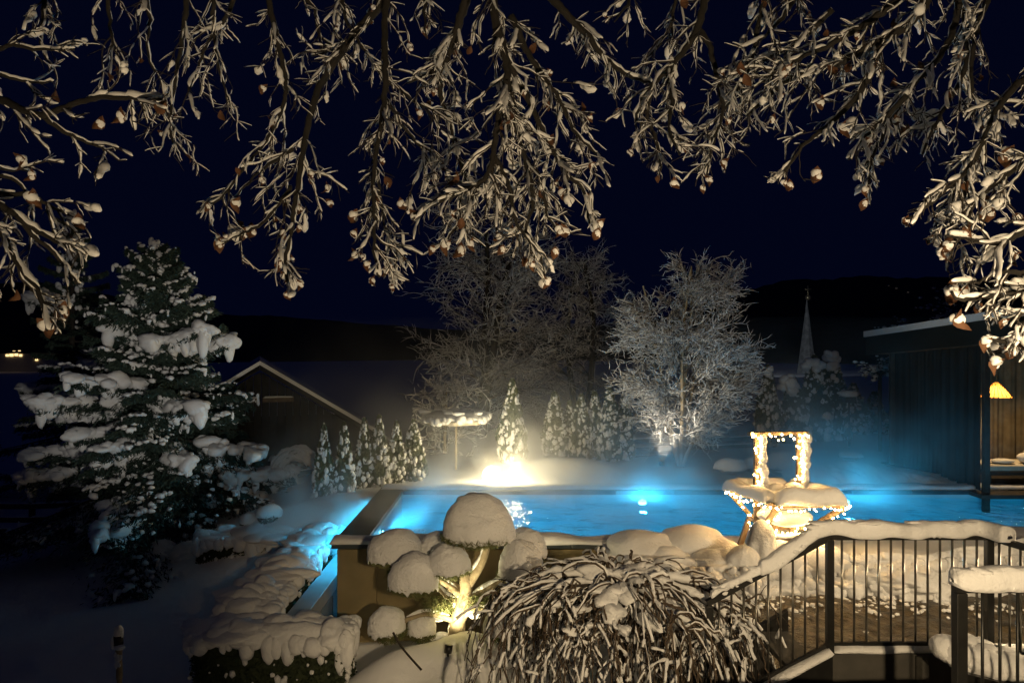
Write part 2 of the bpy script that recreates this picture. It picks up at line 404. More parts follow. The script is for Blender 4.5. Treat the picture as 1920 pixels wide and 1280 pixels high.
# (place, aim, power, cone, colour, label): floodlights on the house wall behind the viewpoint
for (lx, ly, lz), aim, e, cone, col_, lab in (((.9, -2.0, 2.2), (1.0, 3.0, 6.6), 1150, 98, WARM, 'floodlight on the house wall turned up into the beech boughs'),
                                    ((1.5, -2.0, 5.0), (1.55, 8.0, 1.6), 1900, 52, WARM, 'floodlight on the house wall turned down to the weeping tree and stairs'),
                                    ((1.5, -2.0, 3.1), (-7.5, 15.0, 3.9), 2500, 17.5, (1, .92, .78), 'added floodlight on the house wall turned to the big spruce')):  # extra beam, added only to light the big spruce
    t = thing('floodlight', lab, 'lamp', (lx, -2.2, lz), 'floodlights on the house wall')
    d_ = np.array(aim)-np.array((lx, ly, lz)); d_ = d_/np.linalg.norm(d_); o_ = np.array((lx, ly, lz))
    m = MB(); tube(m, [o_-d_*.1, o_+d_*.06], [.07, .11], 14); m.build('head', METAL, t)
    m = MB(); tube(m, [o_+d_*.062, o_+d_*.07], [.10, .10], 14); m.build('glass', GLASSW, t)
    m = MB(); beam(m, (lx, -2.2, lz), (lx, ly-.02, lz), .04, .04); m.build('bracket', METAL, t, smooth=False)
    lamp('floodlight_beam', 'SPOT', o_+d_*.16, e, col_, t, .10, target=aim, spot=cone, blend=.75)
# ------------------------------------------------------------------ terrace, snow bank, stairs and railings
m = MB(); gx = np.linspace(1.45, 9.0, 150); gy = np.linspace(6.5, 9.9, 80); XX, YY = np.meshgrid(gx, gy)
pp = np.stack([XX, YY, XX*0], -1)
ZZ = 1.15+.012*wav(pp, 9, 71)+.012*wav(pp, 22, 72)+.02*np.maximum(0, wav(pp, 4, 73))
i = np.arange(79)[:, None]*150; j = np.arange(149)[None]
PAVE = mat('wet_trodden_paving', (.022, .018, .012), .35, (.12, .09, .05), 6, bump=1., bscale=14, dist=.05)
m.add(np.stack([XX, YY, ZZ], -1).reshape(-1, 3), np.stack([i+j, i+j+1, i+150+j+1, i+150+j], -1).reshape(-1, 4)); m.build('terrace', PAVE, kind='structure')
# crumbs of trodden snow
m = MB(); r = np.random.default_rng(5)
for _ in range(420):
    cx, cyy = r.uniform(1.7, 7.5), 9.72-abs(r.normal())*.4
    blob(m, (cx, cyy, 1.165), r.uniform(.008, .04)**1.0*np.array([1.2, 1.2, .7]), 1, .25)
for _ in range(170):
    cx, cyy = r.uniform(3.3, 6.5), r.uniform(7.0, 7.9)
    blob(m, (cx, cyy, 1.15), r.uniform(.03, .2)*np.array([1.7, 1.0, .2]), 3, .32, 3)
m.build('snow_crumbs', SNOW, kind='stuff')

# cleared snow bank between terrace and pool
m = MB(); nxb, nyb = 260, 70
gx = np.linspace(1.35, 9.2, nxb); v_ = np.linspace(0, 1, nyb); XX, VV = np.meshgrid(gx, v_)
front = 9.72+.10*np.sin(gx*2.1)+.07*np.sin(gx*5.3+1)
top = np.interp(gx, [1.3, 1.8, 2.6, 3.2, 3.8, 4.3, 5.0, 6.0, 7.0, 9.2], [1.45, 1.6, 1.62, 1.55, 1.55, 1.62, 1.68, 1.74, 1.74, 1.7])
YYb = np.where(VV < .42, front[None]+VV*.35, front[None]+.147+(VV-.42)/.58*(11.33-front[None]-.147))
face = np.clip(VV/.42, 0, 1)
pp = np.stack([XX, YYb, face*1.5], -1)
lump = wav(pp, 5, 81)*.09+wav(pp, 13, 82)*.05+np.abs(wav(pp, 27, 83))*.03+wav(pp, 45, 86)*.012
ZZ = 1.1+(top[None]-1.1)*np.where(VV < .42, face**.8, 1)+np.where(VV >= .42, .02*wav(pp, 5, 84), 0)*(1)
ZZ -= np.where(VV > .9, (VV-.9)*.9, 0)
ZZ += np.exp(-((VV-.42)/.07)**2)*np.maximum(0, wav(pp, 9, 85))*.10
YYb = YYb - lump*(VV < .55)*1.3*np.sin(np.clip(face, 0, 1)*PI*.8+.3)
i = np.arange(nyb-1)[:, None]*nxb; j = np.arange(nxb-1)[None]
m.add(np.stack([XX, YYb, ZZ], -1).reshape(-1, 3), np.stack([i+j, i+j+1, i+nxb+j+1, i+nxb+j], -1).reshape(-1, 4))
r = np.random.default_rng(9)
for _ in range(170):   # broken lumps in the cut face
    cx = r.uniform(1.6, 8.5); u = r.uniform(0, 1)
    blob(m, (cx, 9.72+.10*math.sin(cx*2.1)+.07*math.sin(cx*5.3+1)+u*.16-.03, 1.12+u*(np.interp(cx, [1.3, 2.6, 3.8, 5, 9], [.4, .45, .45, .55, .6]))), r.uniform(.03, .15)*np.array([1.2, .8, 1.0]), 3, .3, 3)
m.build('snow_bank', SNOW, kind='structure')
# pillow heaps left of the trough
m = MB()
for px, py, D, rx, rz in ((1205, 1010, 10.5, .46, .24), (1290, 1000, 10.6, .42, .27), (1330, 1020, 10.4, .40, .22), (1250, 1035, 10.2, .46, .22), (1340, 1045, 10.0, .40, .24), (1190, 1050, 10.1, .36, .28),
                          (1225, 1075, 9.8, .4, .24), (1290, 1075, 9.7, .42, .2), (1375, 1065, 9.8, .3, .18), (1270, 1105, 9.4, .42, .2), (1190, 1095, 9.5, .35, .22), (1340, 1095, 9.5, .32, .2), (1068, 1085, 9.3, .18, .16), (1045, 1075, 9.4, .14, .12)):
    c = P(px, py, D); blob(m, c-np.array([0, 0, rz*.55]), (rx, rx*.85, rz), 4, .15, 2.3); blob(m, c-np.array([0, 0, rz*1.1]), (rx*1.1, rx*.9, rz*1.4), 3, .06, 1.8)
r = np.random.default_rng(4)
for _ in range(120):
    c = P(r.uniform(1170, 1420), r.uniform(1065, 1125), r.uniform(9.2, 9.75)); blob(m, c, r.uniform(.03, .09), 2, .2)
m.build('snow_heap', SNOW, kind='structure')

# black wall of the stairwell and the far kerb under the railing
Yr = 6.45
B = np.array([2.77, Yr, 0]); Cx = 4.16
m = MB(); box(m, 2.77, 7.5, Yr-.06, Yr+.12, -.3, 1.80); sw = m.build('stair_wall', CONC, smooth=False, label='dark concrete wall of the stairwell below the long railing', cat='wall')
m = MB(); snow_strip(m, (2.80, Yr+.02, 1.802), (7.4, Yr+.02, 1.802), .14, .045, 90, 21); m.build('snow', SNOW, sw)
m = MB(); box(m, 3.48, 3.53, Yr-.09, Yr-.062, .3, 1.79); m.build('wall_post', BAR, sw, smooth=False)
# stair flight to the left: stringers and treads
st = thing('stair', 'dark outdoor stair going down to the left beside the sloping railing', 'stair', (2.1, 6.9, .6))
m = MB(); sl = .55
for yy in (6.42, 7.45):
    m = MB(); q = [(2.77, 1.80), (2.77, 1.45), (1.0, 1.45-1.77*sl), (1.0, 1.80-1.77*sl)]
    V = [(x, yy-.035, z) for x, z in q]+[(x, yy+.035, z) for x, z in q]
    m.add(V, [(0, 1, 2, 3), (7, 6, 5, 4), (0, 4, 5, 1), (1, 5, 6, 2), (2, 6, 7, 3), (3, 7, 4, 0)]); m.build('stringer', METAL, st, smooth=False)
for k in range(6):
    m = MB(); bbox(m, 2.46-k*.29, 2.76-k*.29, 6.46, 7.41, 1.56-k*.16, 1.60-k*.16, .006); m.build('tread', CONC, st, smooth=False)
m = MB(); snow_strip(m, (1.1, 6.42, 1.805-1.67*sl), (2.78, 6.42, 1.805), .12, .05, 60, 23); m.build('snow', SNOW, st)
m = MB(); box(m, 1.2, 4.4, 4.95, 7.4, -.28, .35); m.build('lower_landing', CONC, kind='structure', smooth=False)

# long railing: handrail, bars and posts
rl = thing('railing', 'long black steel railing with thick snow on its handrail, sloping down to the left', 'railing', (2.77, Yr, 1.85))
A = np.array([1.70, Yr, 2.22]); Bt = np.array([2.77, Yr, 2.80]); Ct = np.array([Cx, Yr, 2.80]); Dt = np.array([4.55, 4.75, 2.80])
for a_, b_ in ((A, Bt), (Bt, Ct), (Ct, Dt)):
    m = MB(); beam(m, a_, b_, .045, .05); m.build('handrail', METAL, rl, smooth=False)
    m = MB(); beam(m, a_-(0, 0, .93), b_-(0, 0, .93), .03, .03); m.build('bottom_rail', METAL, rl, smooth=False)
for q in (A+(.02, 0, 0), Bt, Ct):
    m = MB(); bbox(m, q[0]-.03, q[0]+.03, q[1]-.03, q[1]+.03, q[2]-1.03, q[2]-.02, .004); m.build('post', METAL, rl, smooth=False)
def bars(a_, b_, n):
    for k in range(1, n):
        q = a_+(b_-a_)*k/n; m = MB(); tube(m, [q-(0, 0, .93), q-(0, 0, .02)], .0105, 8); m.build('baluster', BAR, rl)
bars(A, Bt, 10); bars(Bt, Ct, 13); bars(Ct, Dt, 17)
def rail_snow(path, w, h, seed, nm, par):
    m = MB(); pts = smooth_path(path, 140); s = np.linspace(0, 1, 140)
    prof = [(math.cos(q), math.sin(q)) for q in np.linspace(-.35, PI+.35, 15)]
    L = np.linalg.norm(np.diff(pts, axis=0), axis=1).sum()
    end = np.clip(np.minimum(s, 1-s)*L/(h*.6), 0, 1); end = np.sqrt(1-(1-end)**2)
    hh = h*(1+.20*wav(pts, 2.6, seed)+.10*wav(pts, 8, seed+1))*(.2+.8*end); ww = w*(1+.14*wav(pts, 3.1, seed+2)+.06*wav(pts, 11, seed+3))*(.35+.65*end)
    d = np.gradient(pts, axis=0); d[:, 2] = 0; d /= np.linalg.norm(d, axis=1)[:, None]; side = np.stack([d[:, 1], -d[:, 0], d[:, 2]*0], -1)
    V = []
    for c_, s_ in prof:
        z = np.sign(s_)*abs(s_)**.7*hh
        V.append(pts+side*(abs(c_)**.7*np.sign(c_)*ww/2)[:, None]+np.stack([z*0, z*0, z+.02], -1))
    V = np.stack(V, 1); k = len(prof); V += (.007*wav(V.reshape(-1, 3), 16, seed+5)+.004*wav(V.reshape(-1, 3), 40, seed+6)).reshape(140, k)[..., None]*np.array([0, .8, 1])
    i = np.arange(139)[:, None]*k; j = np.arange(k)[None]; jn = (j+1) % k
    m.add(V.reshape(-1, 3), np.stack([i+j, i+jn, i+k+jn, i+k+j], -1).reshape(-1, 4), [(0, q, q+1) for q in range(1, k-1)]+[(139*k, 139*k+q+1, 139*k+q) for q in range(1, k-1)])
    rg = np.random.default_rng(seed+70)
    for _ in range(int(L*26)):            # crumbs clinging to the underside and top
        i_ = int(rg.integers(3, 136)); sgn = rg.choice([-1, 1]); rr = rg.uniform(.006, .02)
        blob(m, pts[i_]+side[i_]*sgn*w*.42+np.array([0, 0, rg.uniform(-.015, .03)]), (rr*1.5, rr, rr), 2, .3, 3)
    for _ in range(int(L*9)):
        i_ = int(rg.integers(5, 134)); rr = rg.uniform(.015, .045); blob(m, pts[i_]+np.array([0, rg.normal()*w*.15, hh[i_]+.008]), (rr*1.8, rr, rr*.5), 3, .25, 3)
    m.build(nm, SNOW, par)
up = np.array([0, 0, .025])
rail_snow([A+(Bt-A)*.03+up, A+(Bt-A)*.45+up], .06, .035, 32, 'snow', rl)
rail_snow([A+(Bt-A)*.42+up, A+(Bt-A)*.7+up, Bt+up+(-.1, 0, 0), Bt+up+(.25, 0, 0), (Bt+Ct)/2+up, Ct+up+(-.1, 0, 0), Ct+up+(.02, -.25, 0)], .13, .085, 31, 'snow', rl)
# snow ledge and near railing
m = MB(); box(m, 1.0, 7, 4.95, 5.20, -.2, 2.02); nl = m.build('stair_wall', CONC, smooth=False, label='low dark wall with a strip of snow on the near side of the stairwell', cat='wall')
m = MB(); snow_strip(m, (1.6, 5.1, 2.022), (6.8, 5.1, 2.022), .24, .065, 90, 26); m.build('snow', SNOW, nl)
nr = thing('railing', 'near black steel railing with a square post and a fat roll of snow on top', 'railing', (2.93, 4.85, 1.8))
Na = np.array([2.93, 4.85, 2.885]); Nb = np.array([5.6, 4.85, 2.885])
m = MB(); beam(m, Na-(.03, 0, 0), Nb, .05, .05); m.build('handrail', METAL, nr, smooth=False)
m = MB(); bbox(m, 2.9, 2.97, 4.815, 4.885, 1.6, 2.858, .004); m.build('post', METAL, nr, smooth=False)
m = MB(); beam(m, Na-(0, 0, .98), Nb-(0, 0, .98), .03, .03); m.build('bottom_rail', METAL, nr, smooth=False)
for k in range(1, 20):
    m = MB(); x = 2.97+k*.115; tube(m, [(x, 4.85, 1.9), (x, 4.85, 2.86)], .010, 8); m.build('baluster', METAL, nr)
rail_snow([Na+up+(-.045, 0, 0), Na+up+(.5, 0, 0), Na+up+(1.2, 0, 0), Nb+up], .15, .125, 35, 'snow', nr)
# slanted side board with a snow load by the near railing
m = MB(); q = [(3.42, 1.99), (4.6, 1.70), (4.6, 1.30), (3.42, 1.6)]
V = [(x, 5.60, z) for x, z in q]+[(x, 5.66, z) for x, z in q]
m.add(V, [(3, 2, 1, 0), (4, 5, 6, 7), (0, 1, 5, 4), (1, 2, 6, 5), (2, 3, 7, 6), (3, 0, 4, 7)])
sb = m.build('stair_cheek', METAL, smooth=False, label='dark slanted stair cheek loaded with bright snow behind the near railing', cat='panel')
m = MB(); r = np.random.default_rng(8)
for k in range(60):
    u = r.uniform(0, 1); w_ = r.uniform(0, 1)
    blob(m, (3.44+u*1.2, 5.66+w_*.4, 1.97-u*.28+.10*(1-abs(u-.35))+r.uniform(-.02, .05)), r.uniform(.05, .12)*np.array([1.1, 1, .9]), 3, .16)
m.build('snow', SNOW, sb)
# lantern of the terrace, right
t = thing('lantern', 'post lantern at the right end of the terrace', 'lamp', (5.75, 7.1, 1.15))
m = MB(); tube(m, [(5.75, 7.1, 1.15), (5.75, 7.1, 2.55)], .035, 10); m.build('post', METAL, t)
m = MB(); lathe(m, (5.75, 7.1, 2.72), [(0, -.15), (.08, -.15), (.11, .1), (0, .1)], 12); m.build('glass', GLASSW, t)
m = MB(); lathe(m, (5.75, 7.1, 2.72), [(.14, .11), (.03, .22), (0, .22)], 12); m.build('lamp_cap', METAL, t)
lamp('lantern_light', 'POINT', (5.45, 7.0, 2.62), 200, WARM, t, .08)

# ------------------------------------------------------------------ cloud pruned pine with its spotlight
Dn = 9.4
nb = P(852, 1222, Dn); nw = thing('cloud_pruned_pine', 'cloud pruned pine with domed snow caps on its pads in front of the pool wall', 'tree', nb)
m = MB(); tp = smooth_path([nb-(0, 0, .15), P(856, 1180, Dn), P(866, 1140, Dn), P(874, 1100, Dn), P(872, 1060, Dn+.05)], 24)
tube(m, tp, np.linspace(.12, .075, 24)*(1+.08*np.sin(np.arange(24)*1.7)), 12); m.build('trunk', BARKL, nw)
brs = [((874, 1100), (905, 1050), (915, 1005), 0.05, .05), ((872, 1065), (868, 1040), (860, 1010), -.15, .035), ((868, 1120), (820, 1085), (775, 1092), -.2, .035),
       ((870, 1130), (930, 1095), (975, 1075), -.1, .04), ((862, 1150), (910, 1120), (940, 1105), .25, .035), ((858, 1165), (800, 1150), (745, 1170), -.2, .03),
       ((866, 1130), (835, 1115), (810, 1080), .3, .03), ((870, 1110), (790, 1050), (745, 1040), .35, .03), ((860, 1160), (900, 1140), (945, 1165), -.3, .03), ((866, 1120), (850, 1105), (836, 1108), .4, .03)]
for a_, b_, c_, dd, rr in brs:
    m = MB(); q = smooth_path([P(*a_, Dn), P(*b_, Dn+dd*.5), P(*c_, Dn+dd)], 12); tube(m, q, np.linspace(rr*1.45, rr*.8, 12), 8); o = m.build('branch', BARKL, nw); m = MB(); tube(m, q[2:10]+np.array([0, .01, rr*1.35]), rr*1.0*np.array([.3, .8, 1, .9, .7, .9, .6, .2]), 8); m.build('snow', SNOW, o)
pads = [  # px of the cap's underside middle, half width px, cap height px, depth offset
    (896, 1000, 66, 85, .05), (740, 1040, 48, 60, .35), (776, 1092, 46, 62, -.2), (843, 1062, 40, 50, -.15), (976, 1072, 42, 68, -.1), (986, 1035, 36, 48, .3),
    (728, 1180, 34, 50, -.2), (792, 1182, 25, 36, -.05), (828, 1030, 36, 38, .45), (945, 1180, 36, 48, -.3), (690, 1085, 0, 0, .4)]
r = np.random.default_rng(31)
for k, (px, py, hw, hh, dd) in enumerate(pads):
    if hw == 0: continue
    D = Dn+dd; c = P(px, py, D); rx = hw*D/FPX; h = hh*D/FPX
    m = MB(); npt = int(2600*(rx/.4)**2)+500
    a_ = r.uniform(0, 2*PI, npt); q_ = np.sqrt(r.uniform(0, 1, npt))*1.07
    pts = np.stack([np.cos(a_)*q_*rx, np.sin(a_)*q_*rx*.9, -r.uniform(0, .20, npt)*(1.1-q_*.75)], -1)+c
    leaves(m, pts, .075, r, lean=(0, 0, -.1), asp=.10)
    fo = m.build('foliage', PINE, nw, smooth=False)
    m = MB(); cap(m, c, rx*1.06, rx*.98, h*.88, 5, rag=.06, amp=.085, seed=300+k); m.build('snow_cap', SNOWC, nw)
for px, py, hw, dd in ((825, 1133, 30, -.12), (905, 1128, 34, -.1), (905, 1010, 40, -.05), (740, 1075, 14, .1), (1000, 1090, 26, -.1)):
    D = Dn+dd; c = P(px, py, D); m = MB(); rx = hw*D/FPX
    pts = c+r.normal(size=(1300, 3))*np.array([rx*.45, rx*.4, .045]); leaves(m, pts, .085, r, asp=.10); m.build('foliage', PINE, nw, smooth=False)
m = MB()   # snow lodged in the forks
for px, py, rr, dd in ((866, 1130, .12, .08), (890, 1150, .1, .1), (915, 1120, .08, .1), (820, 1145, .14, .1), (800, 1200, .12, .05), (830, 1195, .1, .08)):
    blob(m, P(px, py, Dn+dd), (rr, rr*.8, rr*.7), 3, .15)
m.build('snow', SNOW, nw)
lp = P(840, 1240, Dn-.55); lp[2] = gz(lp[0], lp[1])+.10
t = thing('spotlight', 'small garden spotlight in the snow in front of the cloud pruned pine', 'lamp', lp-(0, 0, .1))
m = MB(); tube(m, [lp-(0, 0, .25), lp-(0, 0, .07)], .012, 6); m.build('spike', METAL, t)
m = MB(); tube(m, [lp-np.array([0, .0, .07]), lp+np.array([.01, .02, .02])], [.045, .05], 12, close=True); m.build('head', METAL, t)
lamp('spotlight_light', 'SPOT', lp+np.array([.0, .03, .07]), 150, (1, .83, .45), t, .04, target=P(868, 1095, Dn+.1), spot=88, blend=.8)
c = P(826, 1192, Dn+.28); t = thing('spotlight', 'second garden spotlight behind the trunk of the cloud pruned pine', 'lamp', c)
m = MB(); tube(m, [c-(0, 0, .15), c], [.04, .05], 12); m.build('head', METAL, t)
lamp('spotlight_light', 'SPOT', c+np.array([0, 0, .06]), 80, (1, .83, .45), t, .05, target=P(862, 1050, Dn+.1), spot=150, blend=.6)
m = MB(); q = smooth_path([P(737, 1185, 9.0), P(755, 1215, 8.9), P(790, 1255, 8.7)], 10); tube(m, q, .014, 6); sk = m.build('fallen_branch', BARK, label='thin bare stick leaning out of the snow mound left of the pine', cat='stick')

# ------------------------------------------------------------------ flower trough with handle frame, and its fairy lights
TR = np.array([3.75, 10.3, 1.5]); tg = thing('flower_trough', 'wooden flower trough on splayed legs with a handle frame, deep in snow', 'planter', TR)
zr = 2.33; zw = 2.03
N = np.array([3.50, 9.78, zr]); R_ = np.array([4.40, 9.80, zr]); L_ = np.array([3.17, 10.84, zr]); Bk = np.array([4.05, 10.86, zr])
n2 = np.array([3.40, 9.95, zw]); r2 = np.array([4.08, 9.97, zw]); l2 = np.array([3.40, 10.6, zw]); b2 = np.array([4.0, 10.62, zw])
for a_, b_ in ((N, R_), (R_, Bk), (Bk, L_), (L_, N)):
    m = MB(); d = (b_-a_)/np.linalg.norm(b_-a_); beam(m, a_+d*.03, b_-d*.03, .06, .05); m.build('rim_board', WOOD, tg, smooth=False)
for a_, b_ in ((N, n2), (R_, r2), (L_, l2), (Bk, b2)):
    m = MB(); beam(m, a_-(0, 0, .026), b_, .06, .05, up=(0, 1, 0)); m.build('strut', WOOD, tg, smooth=False)
for a_, b_ in ((n2, r2), (l2, b2), (n2, l2), (r2, b2)):
    m = MB(); beam(m, a_-(0, 0, .03), b_-(0, 0, .03), .06, .055); m.build('lower_board', WOOD, tg, smooth=False)
for u in (.2, .5, .8):
    m = MB(); beam(m, n2+(l2-n2)*u+(.04, 0, .002), r2+(b2-r2)*u+(-.04, 0, .002), .14, .03); m.build('slat', WOOD, tg, smooth=False)
for a_, dx, dy in ((n2, -.13, -.12), (r2, .13, -.12), (l2, -.13, .12), (b2, .13, .12)):
    m = MB(); beam(m, a_-(0, 0, .06), (a_[0]+dx, a_[1]+dy, 1.45), .065, .065, up=(0, 1, 0)); m.build('leg', WOOD, tg, smooth=False)
m = MB(); beam(m, (3.34, 9.90, 1.84), (4.16, 9.92, 1.84), .045, .05); m.build('stretcher', WOOD, tg, smooth=False)
m = MB(); beam(m, (3.76, 9.93, 1.87), (3.76, 9.94, 2.0), .05, .05, up=(0, 1, 0)); m.build('stretcher_post', WOOD, tg, smooth=False)
pl, pr = np.array([3.41, 10.3, 0]), np.array([4.05, 10.42, 0])
for q in (pl, pr):
    m = MB(); beam(m, q+(0, 0, 2.05), q+(.0, 0, 3.19), .075, .075, up=(0, 1, 0)); m.build('post', WOOD, tg, smooth=False)
m = MB(); beam(m, pl+(-.11, 0, 3.215), pr+(.11, 0, 3.215), .09, .045); m.build('crossbar', WOOD, tg, smooth=False)
m = MB()
rs = [(np.array([3.48, 9.80, zr+.02]), np.array([4.42, 9.80, zr+.02]), .27, .24, 41), (np.array([3.16, 10.86, zr+.02]), np.array([3.46, 9.86, zr+.02]), .22, .17, 42), (np.array([4.40, 9.9, zr+.02]), np.array([4.08, 10.8, zr+.02]), .22, .18, 43), (np.array([3.22, 10.86, zr+.02]), np.array([4.05, 10.86, zr+.02]), .2, .16, 44)]
for a_, b_, w_, h_, sd in rs: snow_strip(m, a_, b_, w_, h_, 60, sd, .10)
blob(m, (3.78, 10.3, 2.32), (.30, .38, .14), 4, .12); blob(m, (3.66, 10.25, 2.42), (.15, .15, .10), 3, .14); blob(m, (3.95, 10.4, 2.42), (.12, .15, .10), 3, .14)
blob(m, (3.74, 10.2, 2.12), (.38, .32, .14), 4, .1)
snow_strip(m, (3.36, 9.9, 1.87), (4.12, 9.92, 1.87), .06, .06, 40, 46, .4)
for q, sd in ((pl, 1), (pr, 2)):    # snow plastered on the right side of the posts
    r = np.random.default_rng(sd)
    for z in np.arange(2.5, 3.15, .09): blob(m, q+np.array([.075+r.uniform(-.015, .02), -.02, z]), (r.uniform(.05, .085), .07, r.uniform(.06, .1)), 3, .15)
m.build('snow', SNOW, tg)
m = MB()
for px, py, rx, rz, D in ((1425, 1030, .22, .35, 9.85), (1450, 1010, .14, .3, 10.2), (1465, 1045, .3, .3, 9.95), (1520, 1030, .3, .28, 10.1), (1400, 1050, .25, .2, 9.8), (1550, 1050, .3, .25, 9.95), (1490, 1010, .3, .22, 10.4)):
    blob(m, P(px, py, D), (rx, rx*.8, rz), 4, .1)
m.build('snow_drift', SNOW, kind='structure')
fl = thing('fairy_lights', 'string of warm white fairy lights wound round the wooden trough', 'string lights', TR+(0, 0, .9))
BULB = emit('fairy_bulb', (1, .58, .20), 150)
bm_ = MB(); v, f = ico(1); bm_.add(v*.0125, t=f); bulb_me = bm_.mesh('bulb', BULB)
paths = [[pl+(-.05, -.06, 2.3), pl+(.05, -.06, 2.5), pl+(-.05, -.06, 2.65), pl+(.05, -.06, 2.8), pl+(-.05, -.06, 2.95), pl+(.05, -.06, 3.1), pl+(-.1, -.07, 3.2)],
         [pl+(-.1, -.07, 3.2), pl+(.1, -.06, 3.16), (3.6, 10.25, 3.22), (3.7, 10.27, 3.14), (3.85, 10.3, 3.2), (3.95, 10.32, 3.15), pr+(.1, -.07, 3.2)],
         [pr+(.1, -.07, 3.2), pr+(-.06, -.07, 3.1), pr+(.05, -.07, 2.95), pr+(-.07, -.07, 2.85), pr+(.04, -.07, 2.72), pr+(-.07, -.07, 2.6), pr+(.02, -.07, 2.5)],
         [L_+(-.05, -.06, -.02), (L_+N)/2+(-.03, -.1, -.05), N+(0, -.08, -.03), (N+R_)/2+(0, -.08, -.04), R_+(.04, -.08, -.02)],
         [R_+(.05, -.06, -.03), (R_+r2)/2+(.06, -.05, 0), r2+(.05, -.05, .03), r2+(.0, -.06, -.1)],
         [N+(0, -.06, -.05), (N+n2)/2+(.03, -.07, -.03), n2+(0, -.06, 0), n2+(-.03, -.06, -.2), n2+(-.12, -.12, -.42)],
         [L_+(.02, -.06, -.05), (L_+l2)/2+(-.03, -.08, 0), l2+(-.02, -.1, -.02), l2+(-.05, -.2, -.2), l2+(-.13, -.4, -.42)],
         [n2+(0, -.06, -.05), (3.7, 9.86, 1.98), r2+(.05, -.06, -.05)], [r2+(0, -.06, -.08), r2+(.05, -.1, -.25), r2+(.14, -.14, -.42)],
         [(3.5, 9.82, 1.62), (3.42, 9.78, 1.72), (3.36, 9.76, 1.64), (3.3, 9.74, 1.56)]]
m = MB(); r = np.random.default_rng(12); nbulb = 0
for pth in paths:
    q = smooth_path(pth, 60); tube(m, q, .004, 4)
    L = np.linalg.norm(np.diff(q, axis=0), axis=1).sum(); cnt = max(3, int(L/.052))
    for s in np.linspace(0, 59, cnt):
        o = bpy.data.objects.new('bulb', bulb_me); COL.objects.link(o); o.parent = fl
        o.location = tuple(q[int(s)]+r.normal(size=3)*np.array([.022, .012, .022])-ORG[fl.name]); o.scale = (r.uniform(.75, 1.25),)*3; nbulb += 1
m.build('wire', CABLE, fl)

# ------------------------------------------------------------------ globe lamps behind the pool
for k, (px, py, D, rr, lab) in enumerate(((922, 891, 15.75, .20, 'left, larger of two blazing globe lamps on the snow behind the pool'), (962, 895, 15.85, .17, 'right, smaller of two blazing globe lamps on the snow behind the pool'))):
    c = P(px, py, D); t = thing('globe_lamp', lab, 'lamp', c-(0, 0, rr+.12), 'globe lamps behind the pool')
    m = MB(); v, f = ico(3); m.add(v*rr+c, t=f); m.build('globe', emit('globe_glow', (1, .86, .55), 24), t)
    m = MB(); lathe(m, c-(0, 0, rr+.12), [(0, 0), (.10, 0), (.10, .13), (.06, .16), (0, .16)], 14); m.build('base', METAL, t)
    lamp('globe_light', 'POINT', c+np.array([0, -.05, rr+.12]), 95, (1, .78, .40), t, .1)
# ------------------------------------------------------------------ hedges and box balls
def hedge(name, label, x0, x1, y0, y1, z1, seed, snowh=.14, n=9000, group='snowy clipped hedges'):
    r = np.random.default_rng(seed); z0 = min(gz(x0, y0), gz(x1, y1), gz((x0+x1)/2, (y0+y1)/2))-.05
    t = thing(name, label, 'hedge', ((x0+x1)/2, (y0+y1)/2, z0), group)
    m = MB(); bbox(m, x0+.06, x1-.06, y0+.06, y1-.06, z0, z1-.05, .05); m.build('core', HEDGE, t)
    m = MB(); u = r.uniform(size=(n, 3)); f = r.integers(0, 4, n)
    u[f == 0, 0] = r.uniform(0, .06, (f == 0).sum()); u[f == 1, 0] = r.uniform(.94, 1, (f == 1).sum()); u[f == 2, 1] = r.uniform(0, .08, (f == 2).sum())
    pts = np.array([x0, y0, z0])+u*np.array([x1-x0, y1-y0, z1-z0])+r.normal(size=(n, 3))*.015
    leaves(m, pts, .06, r, asp=.6); m.build('foliage', HEDGE, t, smooth=False)
    m = MB(); lx, ly = x1-x0, y1-y0; A_ = lx*ly
    bbox(m, x0+.02, x1-.02, y0+.02, y1-.02, z1-.04, z1+snowh*.45, .06)
    for _ in range(int(16*A_)+6):
        px, py = r.uniform(x0+.12, x1-.12), r.uniform(y0+.12, y1-.12)
        blob(m, (px, py, z1+snowh*.25), (r.uniform(.15, .38), r.uniform(.15, .3), snowh*r.uniform(.5, 1.1)), 4, .2, 2.6)
    per = 2*(lx+ly); s = 0
    while s < per:                       # lobes sagging over the edges
        if s < lx: e = (x0+s, y0)
        elif s < lx+ly: e = (x1, y0+s-lx)
        elif s < 2*lx+ly: e = (x1-(s-lx-ly), y1)
        else: e = (x0, y1-(s-2*lx-ly))
        dz = r.uniform(.02, .08)+(.13*r.uniform() if r.uniform() < .3 else 0); rr = r.uniform(.05, .13)
        blob(m, (e[0], e[1], z1+snowh*.42-dz-.05), (rr, rr*.8, dz+.05), 3, .16)
        if r.uniform() < .35: blob(m, (e[0]+r.normal()*.03, e[1], z1-dz*1.7), (rr*.55, rr*.5, dz*.8), 2, .2)
        s += r.uniform(.05, .16)
    for _ in range(int(26*per)):         # clots caught on the sides
        s = r.uniform(0, 1); side = r.integers(0, 3)
        q = ((x0+s*lx, y0-.01) if side == 0 else ((x0-.01, y0+s*ly) if side == 1 else (x1+.01, y0+s*ly)))
        rr = r.uniform(.012, .05); blob(m, (*q, r.uniform(z0+.1, z1-.1)), (rr, rr*.7, rr*r.uniform(.7, 1.6)), 1, .2)
    m.build('snow', SNOW, t); return t
hedge('clipped_hedge', 'front clipped hedge with sagging snow below the corner of the pool wall', -3.80, -1.98, 8.72, 9.36, .98, 51)
